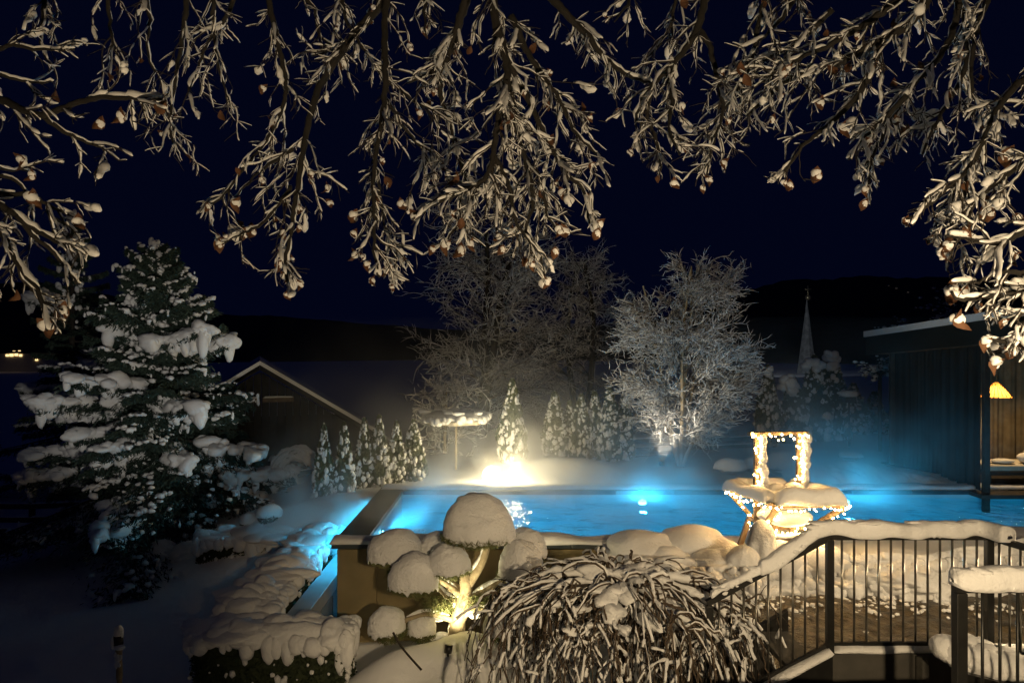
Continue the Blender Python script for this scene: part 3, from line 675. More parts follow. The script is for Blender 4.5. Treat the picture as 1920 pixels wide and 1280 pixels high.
hedge('clipped_hedge', 'clipped hedge lit blue along the left side of the pool', -3.70, -3.10, 9.40, 13.5, 1.10, 52, n=12000)
hedge('clipped_hedge', 'dark clipped hedge on the lawn left of the blue lit one', -5.85, -3.75, 13.7, 14.4, .80, 53)
m = MB(); bbox(m, -5.75, -4.65, 13.2, 13.4, -.05, .13, .01); eb = m.build('timber_edging', DWOOD, smooth=False, label='low dark timber edging in front of the dark hedge', cat='edging')
m = MB(); snow_strip(m, (-5.75, 13.3, .132), (-4.65, 13.3, .132), .2, .07, 40, 55); m.build('snow', SNOW, eb)
def ball(label, px, py, D, rr, h, seed):
    c = P(px, py, D); r = np.random.default_rng(seed); g = gz(c[0], c[1])
    t = thing('box_ball', label, 'shrub', (c[0], c[1], min(g, c[2])), 'snow covered box balls')
    m = MB(); d = r.normal(size=(1500, 3)); d /= np.linalg.norm(d, axis=1)[:, None]; leaves(m, c+d*rr*r.uniform(.8, 1, (1500, 1))*np.array([1, 1, .8]), .05, r, asp=.6); m.build('foliage', HEDGE, t, smooth=False)
    m = MB(); tube(m, [(c[0], c[1], min(g, c[2]-rr)-.1), c], .03, 6); m.build('stem', BARK, t)
    m = MB(); cap(m, c+(0, 0, rr*.15), rr*1.12, rr*1.05, h, 4, .05, .06, seed); m.build('snow_cap', SNOW, t)
ball('larger snow capped box ball left of the blue lit snow mound', 505, 968, 14.6, .23, .24, 61)
ball('smaller snow capped box ball beside the larger one', 466, 980, 14.7, .16, .18, 62)
ball('left of two low box balls under snow on the dark lawn', 302, 1048, 14.2, .32, .34, 63)
ball('right of two low box balls under snow on the dark lawn', 348, 1050, 14.2, .30, .30, 64)
c = P(222, 1187, 8.0)
t = thing('garden_post', 'short rough post with a snow cap standing alone on the dark lawn', 'post', (c[0], c[1], gz(c[0], c[1])))
m = MB(); r = np.random.default_rng(2); q = smooth_path([(c[0], c[1], gz(c[0], c[1])-.1), (c[0]+.01, c[1], 2.2-1.3), (c[0], c[1], c[2]-.1)], 20); tube(m, q, .032+.006*np.sin(np.arange(20)*2.3), 8); m.build('stake', BARKL, t)
m = MB(); lathe(m, (c[0], c[1], c[2]-.12), [(0, 0), (.05, 0), (.05, .1), (0, .1)], 10); m.build('head', METAL, t)
m = MB(); blob(m, c+(0, 0, .01), (.055, .05, .085), 3, .1); blob(m, c+(.03, -.03, -.14), (.06, .04, .03), 2, .1); blob(m, c+(-.05, -.01, -.08), (.03, .03, .08), 2, .1)
for k in range(14): blob(m, (c[0]+r.normal()*.02, c[1]-.03, r.uniform(1.0, c[2]-.2)), (.02, .012, .03), 1, .2)
m.build('snow', SNOW, t)

# ------------------------------------------------------------------ thujas
def thuja(name, h, rad, seed):
    r = np.random.default_rng(seed); t = thing(name, 'x', 'tree', (0, 0, 0), 'columnar thujas')
    m = MB(); tube(m, [(0, 0, -.3), (0, 0, h*.6)], [.05, .02], 6); m.build('trunk', BARK, t)
    n = 5200; u = r.uniform(0, 1, n)**.8; a_ = r.uniform(0, 2*PI, n)
    prof = np.minimum(1, (1-u)*1.55+.02)**.8*(.78+.22*np.clip(u*6, 0, 1))
    rr = rad*prof*(1+.14*np.sin(a_*3+u*9)+.1*np.sin(a_*5-u*14))*r.uniform(.72, 1.02, n)
    pts = np.stack([np.cos(a_)*rr, np.sin(a_)*rr, .08+u*(h-.08)], -1)
    lean = np.stack([np.cos(a_)*.3, np.sin(a_)*.3, np.full(n, .9)], -1)
    m = MB(); leaves(m, pts, .12, r, lean=lean, asp=.45); leaves(m, pts*np.array([.7, .7, .98]), .15, r, lean=lean, asp=.6); m.build('crown', THUJA, t, smooth=False)
    m = MB()
    for _ in range(230):
        u = r.uniform(0, .97); a_ = r.uniform(0, 2*PI); q = rad*min(1, (1-u)*1.55+.02)**.8*(.78+.22*min(1, u*6))*r.uniform(.86, 1.05)
        s = r.uniform(.02, .08)*(.6+.5*(1-u)); blob(m, (math.cos(a_)*q, math.sin(a_)*q, .1+u*(h-.1)), (s, s, s*r.uniform(.7, 1.7)), 2, .3, 3)
    blob(m, (0, 0, h), (.025, .025, .07), 2, .1)
    m.build('snow', SNOWT, t); return t
TH = [thuja('thuja', 2.2, .33, 101), thuja('thuja', 2.2, .33, 102), thuja('thuja', 2.2, .40, 103)]; used = [0, 0, 0]
def put_thuja(px, pyb, pyt, D, k, lab, wid=1., group='columnar thujas'):
    b = P(px, pyb, D); h = (pyb-pyt)*D/FPX; src = TH[k]; s = h/2.2
    loc = (b[0], b[1], b[2])
    o = src if not used[k] else copy_tree(src)
    used[k] = 1; o.location = loc; o.scale = (s*wid, s*wid, s); o.rotation_euler = (0, 0, random.uniform(0, 6)); tag(o, lab, 'tree', group)
for args in ((607, 962, 797, 15.4, 0, 'leftmost slim thuja of the row left of the pool, in blue light', .8), (645, 962, 793, 15.5, 1, 'second slim thuja from the left of the row left of the pool', .78),
             (683, 945, 785, 15.8, 0, 'third slim thuja from the left of the row left of the pool', .8), (711, 940, 780, 15.9, 1, 'fourth slim thuja from the left of the row, tallest tip', .85),
             (743, 925, 790, 16.2, 0, 'fifth slim thuja from the left of the row, in yellow light', .95), (775, 915, 787, 16.4, 2, 'rightmost thuja of the row left of the pool, broad with big snow clots', .95),
             (960, 880, 712, 18.0, 2, 'tall single thuja lit yellow right behind the globe lamps', .85),
             (1040, 868, 735, 19.0, 0, 'leftmost dark thuja of the clump right of the globe lamps', 1.15), (1068, 866, 752, 19.3, 1, 'second dark thuja of the clump right of the globe lamps', 1.05), (1090, 868, 740, 18.9, 2, 'third dark thuja of the clump right of the globe lamps', .95),
             (1115, 868, 735, 19.1, 0, 'fourth dark thuja of the clump right of the globe lamps', 1.05), (1143, 868, 728, 19.0, 1, 'fifth dark thuja of the clump, beside the twiggy round tree', 1.1), (1170, 868, 742, 19.2, 0, 'rightmost dark thuja of the clump, touching the twiggy round tree', 1.),
             (1440, 842, 686, 22, 1, 'slim dark thuja with a snow tip right of the round tree', 1.), (1487, 842, 705, 22.5, 2, 'dark thuja with a bent snow cap left of the church spire foot', 1.1), (1527, 842, 668, 23, 0, 'tall dark thuja with two snow caps in front of the church spire', 1.1), (1560, 842, 660, 23.5, 1, 'tallest dark thuja with a round snow cap right of the church spire', 1.1),
             (1600, 842, 720, 24.5, 2, 'broad dark thuja behind the snowy bird house', 1.4), (1640, 845, 735, 24.5, 0, 'dark thuja beside the pavilion wall', 1.6)):
    put_thuja(*args)
from mathutils import Matrix
def tip_snow(word, px, py, D, s):
    o = next(q for q in bpy.data.objects if q.parent is None and word in q.get('label', '') and q.name.startswith('thuja'))
    m = MB(); c = P(px, py, D); r = np.random.default_rng(int(px))
    for k in range(7): blob(m, c+r.normal(size=3)*np.array([s*.4, s*.3, s*.35]), s*r.uniform(.35, .75)*np.array([1, .9, .8]), 3, .2)
    e = m.build('snow_cap', SNOW); e.parent = o; e['kind'] = 'stuff'
    e.matrix_parent_inverse = Matrix.LocRotScale(o.location, o.rotation_euler, o.scale).inverted()
for a_ in (('slim dark thuja with a snow tip', 1440, 697, 21.8, .16), ('bent snow cap', 1483, 718, 22.3, .26), ('two snow caps', 1527, 682, 22.8, .26), ('round snow cap right', 1560, 674, 23.3, .28)): tip_snow(*a_)

# ------------------------------------------------------------------ twiggy trees under snow
def twig_tree(name, label, base, H, Wd, seed, n1, n2, n3, snowr, twr=.006, trunk_h=.18, trunk_r=.09, tall=1., droop=.25, group=None, lean=0., tiltup=.75, fork=1, spread=.22, wild=.55):
    r = np.random.default_rng(seed); base = np.asarray(base, float); t = thing(name, label, 'tree', base, group)
    tm = MB(); wm_ = MB(); sm = MB()
    def seg(p, d, L, rr, n, wob, dr, mb, sides):
        pts = [np.array(p)]; dd = np.array(d, float)
        for k in range(n):
            dd = dd+r.normal(size=3)*wob+np.array([0, 0, -dr]); dd /= np.linalg.norm(dd); pts.append(pts[-1]+dd*L/n)
        pts = np.array(pts); tube(mb, pts, np.linspace(rr, rr*.35, n+1), sides, close=False); return pts
    ztop = base[2]+H; cz = base[2]+H*(trunk_h+(1-trunk_h)*.5)
    def inside(p):
        q = (p-np.array([base[0]+lean, base[1], cz]))/np.array([Wd/2, Wd/2, H*(1-trunk_h)*.54]); return (q*q).sum() < 1.08
    trunks = []
    for f_ in range(fork):
        d0 = np.array([r.normal()*.06+(f_-(fork-1)/2)*spread, r.normal()*(.06 if fork < 3 else .18), 1.]); d0 /= np.linalg.norm(d0); Lt = H*.93
        while fork > 2 and not inside(base+d0*Lt*1.04) and Lt > 1: Lt *= .93
        trunks.append(seg(base-(0, 0, .15), d0, Lt, trunk_r, 14, .05, 0, tm, 8))
    tm.build('trunk', BARKL if fork != 2 else BARK, t)
    lim = MB()
    def snowy(pts, rr, prob=1.):
        if r.uniform() > prob: return
        k = len(pts); z = np.linspace(.85, .55, k)*(.7+.6*r.uniform(size=k)); z[-1] *= .4
        tube(sm, pts+np.array([0, 0, rr*.75]), rr*z, 5, close=True)
    for a1 in range(n1):
        tk = trunks[r.integers(fork)]; base_az = math.atan2(tk[-1][1]-base[1], tk[-1][0]-base[0]); k = trunk_h+.04+(1-trunk_h-.06)*(a1+r.uniform())/n1; p = tk[min(13, int(k*14))]
        az = r.uniform(0, 2*PI) if fork < 3 else base_az+r.normal()*1.3; u = tiltup*(.55+.75*k); d = np.array([math.cos(az), math.sin(az), u]); d /= np.linalg.norm(d)
        L = Wd*.56*(1.12-.62*k)*r.uniform(.75, 1.15)*tall
        while not inside(p+d*L*.92) and L > .25: L *= .85
        b = seg(p, d, L, .022*(Wd/4), 8, .09, droop*.12, lim, 5); snowy(b[2:], snowr*1.5, .8)
        for a2 in range(n2):
            q = b[r.integers(2, 9)]; d2 = (b[-1]-b[0])/L*.8+r.normal(size=3)*wild+np.array([0, 0, .15]); d2 /= np.linalg.norm(d2)
            if not inside(q+d2*.1): continue
            c2 = seg(q, d2, Wd*.17*r.uniform(.5, 1.2), .009, 6, .14, droop*.3, wm_, 3); snowy(c2, snowr*1.1, .85)
            for a3 in range(n3):
                q3 = c2[r.integers(1, 7)]; d3 = d2*.7+r.normal(size=3)*wild*1.1+np.array([0, 0, .1]); d3 /= np.linalg.norm(d3)
                e = seg(q3, d3, Wd*.075*r.uniform(.4, 1.3), twr, 3, .2, droop*.4, wm_, 3); snowy(e, snowr*.9, .8)
    lim.build('limbs', BARK, t); wm_.build('twigs', TWIG, t, kind='stuff'); sm.build('snow', SNOWT, t, kind='stuff'); return t
twig_tree('ornamental_tree', 'bushy round leafless tree with snow on every twig, lit from below, right of centre', P(1276, 872, 18.0), 5.4, 3.2, 201, 130, 15, 7, .0105, trunk_h=.13, trunk_r=.055, lean=.05, droop=.30, tiltup=.9, fork=7, spread=.10, wild=.36)
twig_tree('bare_tree', 'tall dim bare tree behind the parasol, left of centre', P(905, 866, 24.0), 8.2, 5.2, 202, 80, 15, 5, .011, trunk_h=.15, trunk_r=.16, group='dim bare trees behind the pool', fork=2, tiltup=.6)
twig_tree('bare_tree', 'dim bare tree behind the dark thuja clump', P(1085, 866, 25.0), 7.6, 4.2, 203, 60, 14, 5, .010, trunk_h=.12, trunk_r=.14, group='dim bare trees behind the pool', fork=2, tiltup=.7)
twig_tree('bare_tree', 'low spreading bare shrub tree just behind the parasol pole', P(830, 880, 19.5), 2.6, 2.6, 204, 22, 10, 4, .014, trunk_h=.08, trunk_r=.06, group='dim bare trees behind the pool', tiltup=.5)
# spotlight under the round tree
c = P(1240, 872, 16.9); t = thing('spotlight', 'small garden spotlight on the snow at the foot of the round twiggy tree', 'lamp', c)
m = MB(); tube(m, [c, c+(0, 0, .08)], [.05, .06], 12); m.build('head', METAL, t)
lamp('spotlight_light', 'SPOT', c+np.array([0, 0, .14]), 190, (1, .85, .62), t, .05, target=P(1290, 630, 18.0), spot=95, blend=.7)

# ------------------------------------------------------------------ snow laden spruces
def spruce(label, base, H, Wd, seed, nb, snow_amt, needles=520, big=1., group='snow laden spruces'):
    r = np.random.default_rng(seed); base = np.asarray(base, float); t = thing('spruce_tree', label, 'tree', base, group)
    m = MB(); tube(m, [base-(0, 0, .3), base+(0, 0, H*.5), base+(0, 0, H*.97)], [.17, .09, .02], 8); m.build('trunk', BARK, t)
    bm2 = MB(); fm = MB(); sm = MB()
    for k in range(nb):
        u = (k+r.uniform())/nb; z = base[2]+H*(.13+.85*u); az = k*2.399+r.normal()*.3
        L = Wd*.5*(1.03-u)**.8*r.uniform(.55, 1.15)+.12
        d = np.array([math.cos(az), math.sin(az), 0]); n = 8; s = np.linspace(0, 1, n)
        drop = (.42-.75*u)*L
        pts = np.array([base[0], base[1], z])+d*L*s[:, None]+np.array([0, 0, 1])*(-drop*s**1.4+.10*L*s**3)[:, None]
        tube(bm2, pts, np.linspace(.03, .008, n), 5, close=False)
        cnt = int(needles*L/.85)+140
        q = r.uniform(.12, 1.05, cnt); lat = r.normal(size=cnt)*.17*L*(1.15-q*.7); side = np.array([-d[1], d[0], 0])
        cen = np.stack([np.interp(q, s, pts[:, i]) for i in range(3)], -1)+side*lat[:, None]
        cen[:, 2] -= np.abs(lat)*.35+r.uniform(0, .16, cnt)*.7
        lean = d*.6+side*np.sign(lat)[:, None]*.5+np.array([0, 0, -.35])
        leaves(fm, cen, .13, r, lean=lean, asp=.22)
        # snow pads: a lumpy load on the outer branch with sagging fingers
        load = r.uniform()
        if r.uniform() < snow_amt:
            heavy = load < .50 and u < .68
            for q in np.linspace(.35 if heavy else .2, 1.02, max(4, int(L*(4.6 if heavy else 12)))):
                if r.uniform() < (.12 if heavy else .25): continue
                for _ in range(2):
                    la = r.normal()*(.09 if heavy else .15)*L*(1.2-q*.7); c = np.array([np.interp(q, s, pts[:, i]) for i in range(3)])+side*la
                    w_ = (r.uniform(.08, .22) if heavy else r.uniform(.02, .07))*big*(.6+.4*min(1, L)); c[2] += .04-abs(la)*.3
                    blob(sm, c, (w_*r.uniform(.9, 1.4), w_, w_*r.uniform(.55, .85)), 3 if heavy else 2, .28, freq=2.8, rot=az)
                    if r.uniform() < (.6 if heavy else .25): blob(sm, c+np.array([r.normal()*.05, r.normal()*.05, -w_*r.uniform(.5, 1.1)])+d*.05, (w_*.5, w_*.5, w_*r.uniform(.8, 1.4)), 2, .25)
    for k in range(110):
        z = r.uniform(.62, 1.0); a_ = r.uniform(0, 6.28); q = Wd*.5*(1.04-z)*.8*r.uniform(.3, 1); w_ = r.uniform(.03, .075)
        blob(sm, base+np.array([math.cos(a_)*q, math.sin(a_)*q, H*z]), (w_, w_, w_*1.6), 2, .2)
    bm2.build('boughs', BARK, t); fm.build('crown', NEEDLE, t, smooth=False); sm.build('snow', SNOW, t)
spruce('big snow laden spruce standing on the lawn at left', P(292, 1016, 15.6), 6.35, 5.6, 301, 130, .92)
spruce('dark spruce in the shade behind the big one, at the left edge', P(135, 985, 21), 9.0, 4.4, 302, 70, .2, needles=250)
spruce('tall dark spruce cut off by the left edge of the photo', P(-170, 980, 19), 8.2, 4.6, 303, 50, .2, needles=250)

# ------------------------------------------------------------------ barn, fence, parasol
BWOOD = mat('barn_wood', (.010, .009, .008), .9, (.02, .017, .014), 7)
Db = 21.0; ap = P(487, 683, Db); ev = P(735, 838, Db); hw = ev[0]-ap[0]; sl_ = (ap[2]-ev[2])/hw
bn = thing('barn', 'low dark timber barn with a snow edged gable roof behind the spruce', 'barn', (ap[0], Db, .6))
x = ap[0]-hw+.5; k = 0
while x < ap[0]+hw-.5:
    w_ = .22; h0 = ap[2]-abs(x-ap[0])*sl_-.22; h1 = ap[2]-abs(x+w_-ap[0])*sl_-.22; yy = Db+.5+.012*(k % 2)
    m = MB(); V = [(x+.004, yy, .2), (x+w_-.004, yy, .2), (x+w_-.004, yy, h1), (x+.004, yy, h0)]; V += [(a_, b_+.03, c_) for a_, b_, c_ in V]
    m.add(V, [(0, 1, 2, 3), (7, 6, 5, 4), (0, 4, 5, 1), (1, 5, 6, 2), (2, 6, 7, 3), (3, 7, 4, 0)]); m.build('plank', BWOOD, bn, smooth=False); x += w_; k += 1
m = MB(); box(m, ap[0]-hw+.52, ap[0]+hw-.52, Db+.56, Db+7, .2, ev[2]+.2); m.build('wall', BWOOD, bn, smooth=False)
for s in (-1, 1):
    for nm, dz0, dz1, ov, mt in (('roof_deck', -.16, -.02, 0, BWOOD), ('roof_snow', -.015, .10, .05, SNOW)):
        m = MB(); V = []
        for yy in (Db-.05-ov, Db+7.5):
            for xx, zz in ((ap[0]+s*.002, ap[2]), (ev[0] if s > 0 else ap[0]-hw, ev[2])): V += [(xx, yy, zz+dz0), (xx, yy, zz+dz1)]
        m.add(V, [(0, 1, 3, 2), (4, 6, 7, 5), (0, 4, 5, 1), (2, 3, 7, 6), (0, 2, 6, 4), (1, 5, 7, 3)]); m.build(nm, mt, bn, smooth=False)
    e = np.array([ap[0]+s*hw, Db-.08, ev[2]]); m = MB(); beam(m, np.array([ap[0]+s*.01, Db-.08, ap[2]-.13]), e-(0, 0, .13), .035, .16, up=(0, 1, 0)); m.build('bargeboard', BWOOD, bn, smooth=False)
for px0, px1, py in ((470, 490, 750), (500, 556, 750)):
    a_ = P(px0, py, Db+.35); b_ = P(px1, py, Db+.35); m = MB(); beam(m, a_, b_, .12, .12); o = m.build('beam_end', WOOD, bn, smooth=False)
    m = MB(); snow_strip(m, a_+(0, 0, .061), b_+(0, 0, .061), .1, .05, 14, 77); m.build('snow', SNOW, o)

bn.rotation_euler = (0, 0, math.atan2(-ap[0], Db))
def fence(label, pts, hts, rails, group='rail fences'):
    t = thing('rail_fence', label, 'fence', pts[0], group); pts = [np.asarray(p, float) for p in pts]
    for p in pts:
        m = MB(); bbox(m, p[0]-.05, p[0]+.05, p[1]-.05, p[1]+.05, p[2]-.3, p[2]+hts, .01); m.build('post', DWOOD, t, smooth=False)
        m = MB(); blob(m, p+(0, 0, hts+.03), (.07, .07, .06), 2, .1); m.build('snow', SNOW, t)
    for a_, b_ in zip(pts, pts[1:]):
        for z in rails:
            m = MB(); beam(m, a_+(0, -.07, z), b_+(0, -.07, z), .04, .11); o = m.build('rail', DWOOD, t, smooth=False)
            m = MB(); snow_strip(m, a_+(0, -.07, z+.056), b_+(0, -.07, z+.056), .05, .03, 30, 78); m.build('snow', SNOW, o)
fence('dark rail fence between the spruce and the barn', [P(590, 945, 17.5), P(548, 952, 17.4), P(490, 962, 17.2), P(410, 972, 17.0), P(310, 990, 16.8), P(190, 1010, 16.6), P(60, 1015, 16.5), P(-80, 1015, 16.4)], .95, (.25, .5, .8))
fence('snow lined rail fence beside the foot of the round twiggy tree', [P(1180, 872, 19.6), P(1262, 868, 20.2), P(1340, 866, 21), P(1420, 860, 22), P(1500, 858, 23)], .75, (.2, .42, .64))
# stones of a low wall by the barn
sw_ = thing('stone_wall', 'low dry stone wall with snow behind the fence near the barn', 'wall', P(545, 930, 18.6)); r = np.random.default_rng(6)
STONE = mat('grey_stone', (.2, .2, .19), .9, (.32, .31, .29), 4, bump=.4)
for row in range(5):
    x = 505+(row % 2)*6
    while x < 592:
        w_ = r.uniform(10, 18); m = MB(); c = P(x+w_/2, 915-row*11, 18.6); s = 18.6/FPX
        blob(m, c, (w_*s*.55, .14, 6*s), 2, .08); m.build('stone', STONE, sw_); x += w_
m = MB(); snow_strip(m, P(505, 863, 18.6), P(592, 863, 18.6), .3, .1, 40, 79); m.build('snow', SNOW, sw_)
# arching shrub under snow
t = thing('weeping_shrub', 'small arching shrub bowed down by snow in front of the stone wall', 'shrub', P(520, 930, 17)); m = MB(); m2 = MB(); r = np.random.default_rng(14)
for k in range(26):
    e = r.normal(size=3)*.06; q = smooth_path([P(518, 932, 17)+e*.5, P(516, 880, 17)+e, P(535+r.normal()*8, 852+r.normal()*3, 17)+e, P(560+r.normal()*12, 850+r.normal()*4, 17)+e, P(580+r.normal()*6, 866+r.normal()*6, 17)+e], 16)
    tube(m, q, np.linspace(.012, .004, 16), 4); tube(m2, q[5:]+np.array([0, 0, .03]), .035*(.6+r.uniform(size=11)), 6)
m.build('stems', BARK, t); m2.build('snow', SNOW, t)

Dp = 17.6; c = P(855, 782, Dp); t = thing('parasol', 'round parasol with a thick crust of snow behind the pool', 'parasol', P(855, 885, Dp))
m = MB(); tube(m, [P(855, 890, Dp)-(0, 0, .2), c+(0, 0, .1)], .03, 10); m.build('pole', BARKL, t)
CLOTH = mat('cream_cloth', (.55, .5, .4), .9, (.62, .57, .47), 6)
for k in range(8):
    a0, a1 = k*PI/4, (k+1)*PI/4; m = MB(); R0 = .76
    V = [c+(0, 0, .11)]+[c+np.array([math.cos(a_)*R0*q, math.sin(a_)*R0*q, .11-.16*q]) for q in (.5, 1) for a_ in (a0, a1)]+[c+np.array([math.cos(a_)*R0, math.sin(a_)*R0, -.13]) for a_ in (a0, a1)]
    m.add(V, [(1, 2, 4, 3), (3, 4, 6, 5)], [(0, 2, 1)]); m.build('canopy_panel', CLOTH, t, smooth=False)
    m = MB(); tube(m, [c+np.array([math.cos(a0)*.06, math.sin(a0)*.06, .085]), c+np.array([math.cos(a0)*.74, math.sin(a0)*.74, -.06])], .008, 5); m.build('rib', DWOOD, t)
m = MB(); r = np.random.default_rng(19)
cap(m, c+(0, 0, -.02), .78, .76, .2, 5, .03, .06, 9)
for k in range(46):
    a_ = r.uniform(0, 6.28); rr = r.uniform(.06, .12); blob(m, c+np.array([math.cos(a_)*.74, math.sin(a_)*.74, r.uniform(-.06, .04)]), (rr, rr, rr*.9), 2, .18)
for k in range(25): blob(m, c+np.array([r.normal()*.35, r.normal()*.35, .15]), (r.uniform(.08, .2), .12, .06), 2, .15)
m.build('snow', SNOW, t)

# ------------------------------------------------------------------ church spire, far house, far lamp, bird house
Ds = 90.; tip = P(1515, 560, Ds); bs = P(1513, 716, Ds); w_ = 20*Ds/FPX
SHIN = mat('spire_shingle', (.16, .17, .17), .8, (.30, .31, .31), 2.2, bump=.5, bscale=3)
t = thing('church_spire', 'slim shingled church spire with ball and cross far behind the garden', 'church', (bs[0], Ds, 0))
m = MB(); lathe(m, (bs[0], Ds, 0), [(w_*1.9, 0), (w_*1.9, bs[2]-2.4), (w_*1.9, bs[2]-1.9)], 4); m.build('tower', CONC, t, smooth=False)
nrow = 34
for k in range(nrow):     # courses of shingles
    z0 = bs[2]+(tip[2]-bs[2])*k/nrow; z1 = bs[2]+(tip[2]-bs[2])*(k+1)/nrow; f0 = (1-k/nrow)**1.08; f1 = (1-(k+1)/nrow)**1.08
    m = MB(); lathe(m, (bs[0], Ds, 0), [(w_*f0*1.04+.05, z0), (w_*f1+.03, z1)], 8); m.build('shingle_course', SHIN, t, smooth=False)
m = MB(); lathe(m, (bs[0], Ds, 0), [(w_*1.9, bs[2]-1.9), (w_*1.25, bs[2]-.6), (w_*1.05+.06, bs[2]+.02)], 8); m.build('spire_foot', SHIN, t, smooth=False)
m = MB(); blob(m, tip+(0, 0, .15), .36, 2, 0); tube(m, [tip, tip+(0, 0, 1.6)], .07, 6); tube(m, [tip+(-.4, 0, 1.15), tip+(.4, 0, 1.15)], .06, 6); m.build('cross', mat('gilt', (.5, .42, .25), .35, metal=.8), t)
lamp('spire_floodlight', 'SPOT', (bs[0]-18, Ds-30, 6), 4200, (.9, .95, 1), t, .3, target=(bs[0], Ds, bs[2]+4), spot=30)

WIN = emit('lit_window', (1, .68, .3), 1.8)
fh = thing('far_house', 'tiny far house with lit windows on the dark slope at the left edge', 'house', P(28, 690, 110))
c = P(28, 690, 110)
m = MB(); box(m, c[0]-5, c[0]+7, 110, 118, c[2]-4, c[2]+2.2); m.build('wall', HOUSE, fh, smooth=False)
m = MB(); V = [(c[0]-5.6, 109.4, c[2]+2.2), (c[0]+7.6, 109.4, c[2]+2.2), (c[0]+7.6, 118.6, c[2]+2.2), (c[0]-5.6, 118.6, c[2]+2.2), (c[0]-5.6, 114, c[2]+5.2), (c[0]+7.6, 114, c[2]+5.2)]
m.add(V, [(0, 1, 5, 4), (3, 4, 5, 2)], [(0, 4, 3), (1, 2, 5)]); m.build('roof', DWOOD, fh, smooth=False)
for px, py, s in ((13, 668, .22), (21, 668, .28), (30, 667, .25), (38, 668, .22), (26, 661, .2), (36, 660, .18), (68, 676, .2)):
    q = P(px, py, 109.9); m = MB(); box(m, q[0]-s, q[0]+s, 109.9, 109.96, q[2], q[2]+s*1.4); m.build('window', WIN, fh, smooth=False)
c = P(1640, 762, 26); t = thing('path_lamp', 'small orange path lamp glowing left of the pavilion', 'lamp', P(1640, 845, 26))
m = MB(); tube(m, [P(1640, 850, 26), c-(0, 0, .08)], .025, 6); m.build('post', METAL, t)
m = MB(); blob(m, c, .055, 2, 0); m.build('glass', emit('orange_glass', (1, .55, .2), 14), t)
m = MB(); lathe(m, c, [(.12, .06), (.02, .14), (0, .14)], 10); m.build('shade', METAL, t)
c = P(1592, 745, 21.5); t = thing('bird_house', 'bird feeding house on a pole under a block of snow left of the pavilion', 'bird house', P(1592, 842, 21.5))
m = MB(); tube(m, [P(1592, 850, 21.5), c-(0, 0, .1)], .025, 6); m.build('pole', DWOOD, t)
m = MB(); bbox(m, c[0]-.16, c[0]+.16, c[1]-.13, c[1]+.13, c[2]-.14, c[2]+.02, .01); m.build('box', DWOOD, t, smooth=False)
m = MB(); bbox(m, c[0]-.2, c[0]+.2, c[1]-.17, c[1]+.17, c[2]+.022, c[2]+.20, .05); blob(m, c+(-.25, 0, .12), (.14, .1, .05), 2, .15); m.build('snow', SNOW, t)

# snow covered boulders and berm behind the pool
r = np.random.default_rng(77)
for px, py, D, rx, rz, lab in ((1468, 866, 16.9, .36, .34, 'largest round snow covered boulder behind the lit trough'), (1420, 868, 16.8, .3, .24, 'snow covered boulder left of the largest one'), (1372, 872, 16.7, .36, .2, 'low snow covered boulder at the left end of the group'), (1500, 872, 16.9, .3, .22, 'snow covered boulder right of the largest one'), (1594, 852, 19.0, .26, .12, 'small flat snow topped stone left of the pavilion')):
    c = P(px, py, D); t = thing('boulder', lab, 'boulder', c-(0, 0, rz*.8), 'snow covered boulders')
    m = MB(); blob(m, c-(0, 0, rz*.35), (rx*.95, rx*.8, rz*.7), 3, .1); m.build('stone', STONE, t)
    m = MB(); cap(m, c-(0, 0, rz*.25), rx*1.06, rx*.95, rz*1.05, 4, .05, .09, int(r.integers(999))); m.build('snow_cap', SNOW, t)
m = MB(); nb_ = 120; gx = np.linspace(5.9, 9.9, nb_); v_ = np.linspace(0, 1, 30); XX, VV = np.meshgrid(gx, v_); YYb = 15.4+VV*2.0
hh_ = np.interp(gx, [5.9, 6.6, 7.5, 8.6, 9.4, 9.9], [.15, .34, .36, .25, .12, .02])
pp = np.stack([XX, YYb, XX*0], -1); ZZ = 1.44+hh_[None]*np.sin(np.clip(VV*1.15, 0, 1)*PI)**.6+.03*wav(pp, 6, 91)+.025*np.abs(wav(pp, 15, 92))*(VV < .5)
i = np.arange(29)[:, None]*nb_; j = np.arange(nb_-1)[None]
m.add(np.stack([XX, YYb, ZZ], -1).reshape(-1, 3), np.stack([i+j, i+j+1, i+nb_+j+1, i+nb_+j], -1).reshape(-1, 4)); m.build('snow_berm', SNOW, kind='structure')

# ------------------------------------------------------------------ pavilion
pv = thing('pavilion', 'dark flat roofed garden pavilion with curtains and a glowing pendant lamp inside', 'pavilion', (9.4, 14.9, 1.4))
FZ = 1.5
m = MB(); k = 0; yy = 14.55
while yy < 18.4:
    m = MB(); bbox(m, 9.25, 16, yy+.003, yy+.197, FZ-.10, FZ-.02, .006); m.build('deck_board', DWOOD, pv, smooth=False); yy += .2
def rz_(y): return 4.5-.28+(19-y)*.062     # underside of the roof falls to the rear
for (a_, b_, nm, mt, z0, z1) in ((9.15, 16.2, 'roof', DWOOD, .0, .10), (9.10, 16.2, 'roof_snow', SNOW, .405, .55)):
    y0_, y1_ = (13.6, 19.1) if nm == 'roof' else (13.5, 19.15)
    m = MB(); V = [(x, y, rz_(y)+z) for x in (a_, b_) for y in (y0_, y1_) for z in (z0, z1)]
    m.add(V, [(0, 1, 3, 2), (4, 6, 7, 5), (0, 4, 5, 1), (2, 3, 7, 6), (0, 2, 6, 4), (1, 5, 7, 3)]); m.build(nm, mt, pv, smooth=False)
FASC = mat('dark_green_fascia', (.008, .011, .010), .6, (.014, .018, .016), 4)
m = MB(); V = [(x, y, rz_(y)+z) for x in (9.13, 9.17) for y in (13.55, 19.1) for z in (-.06, .40)]
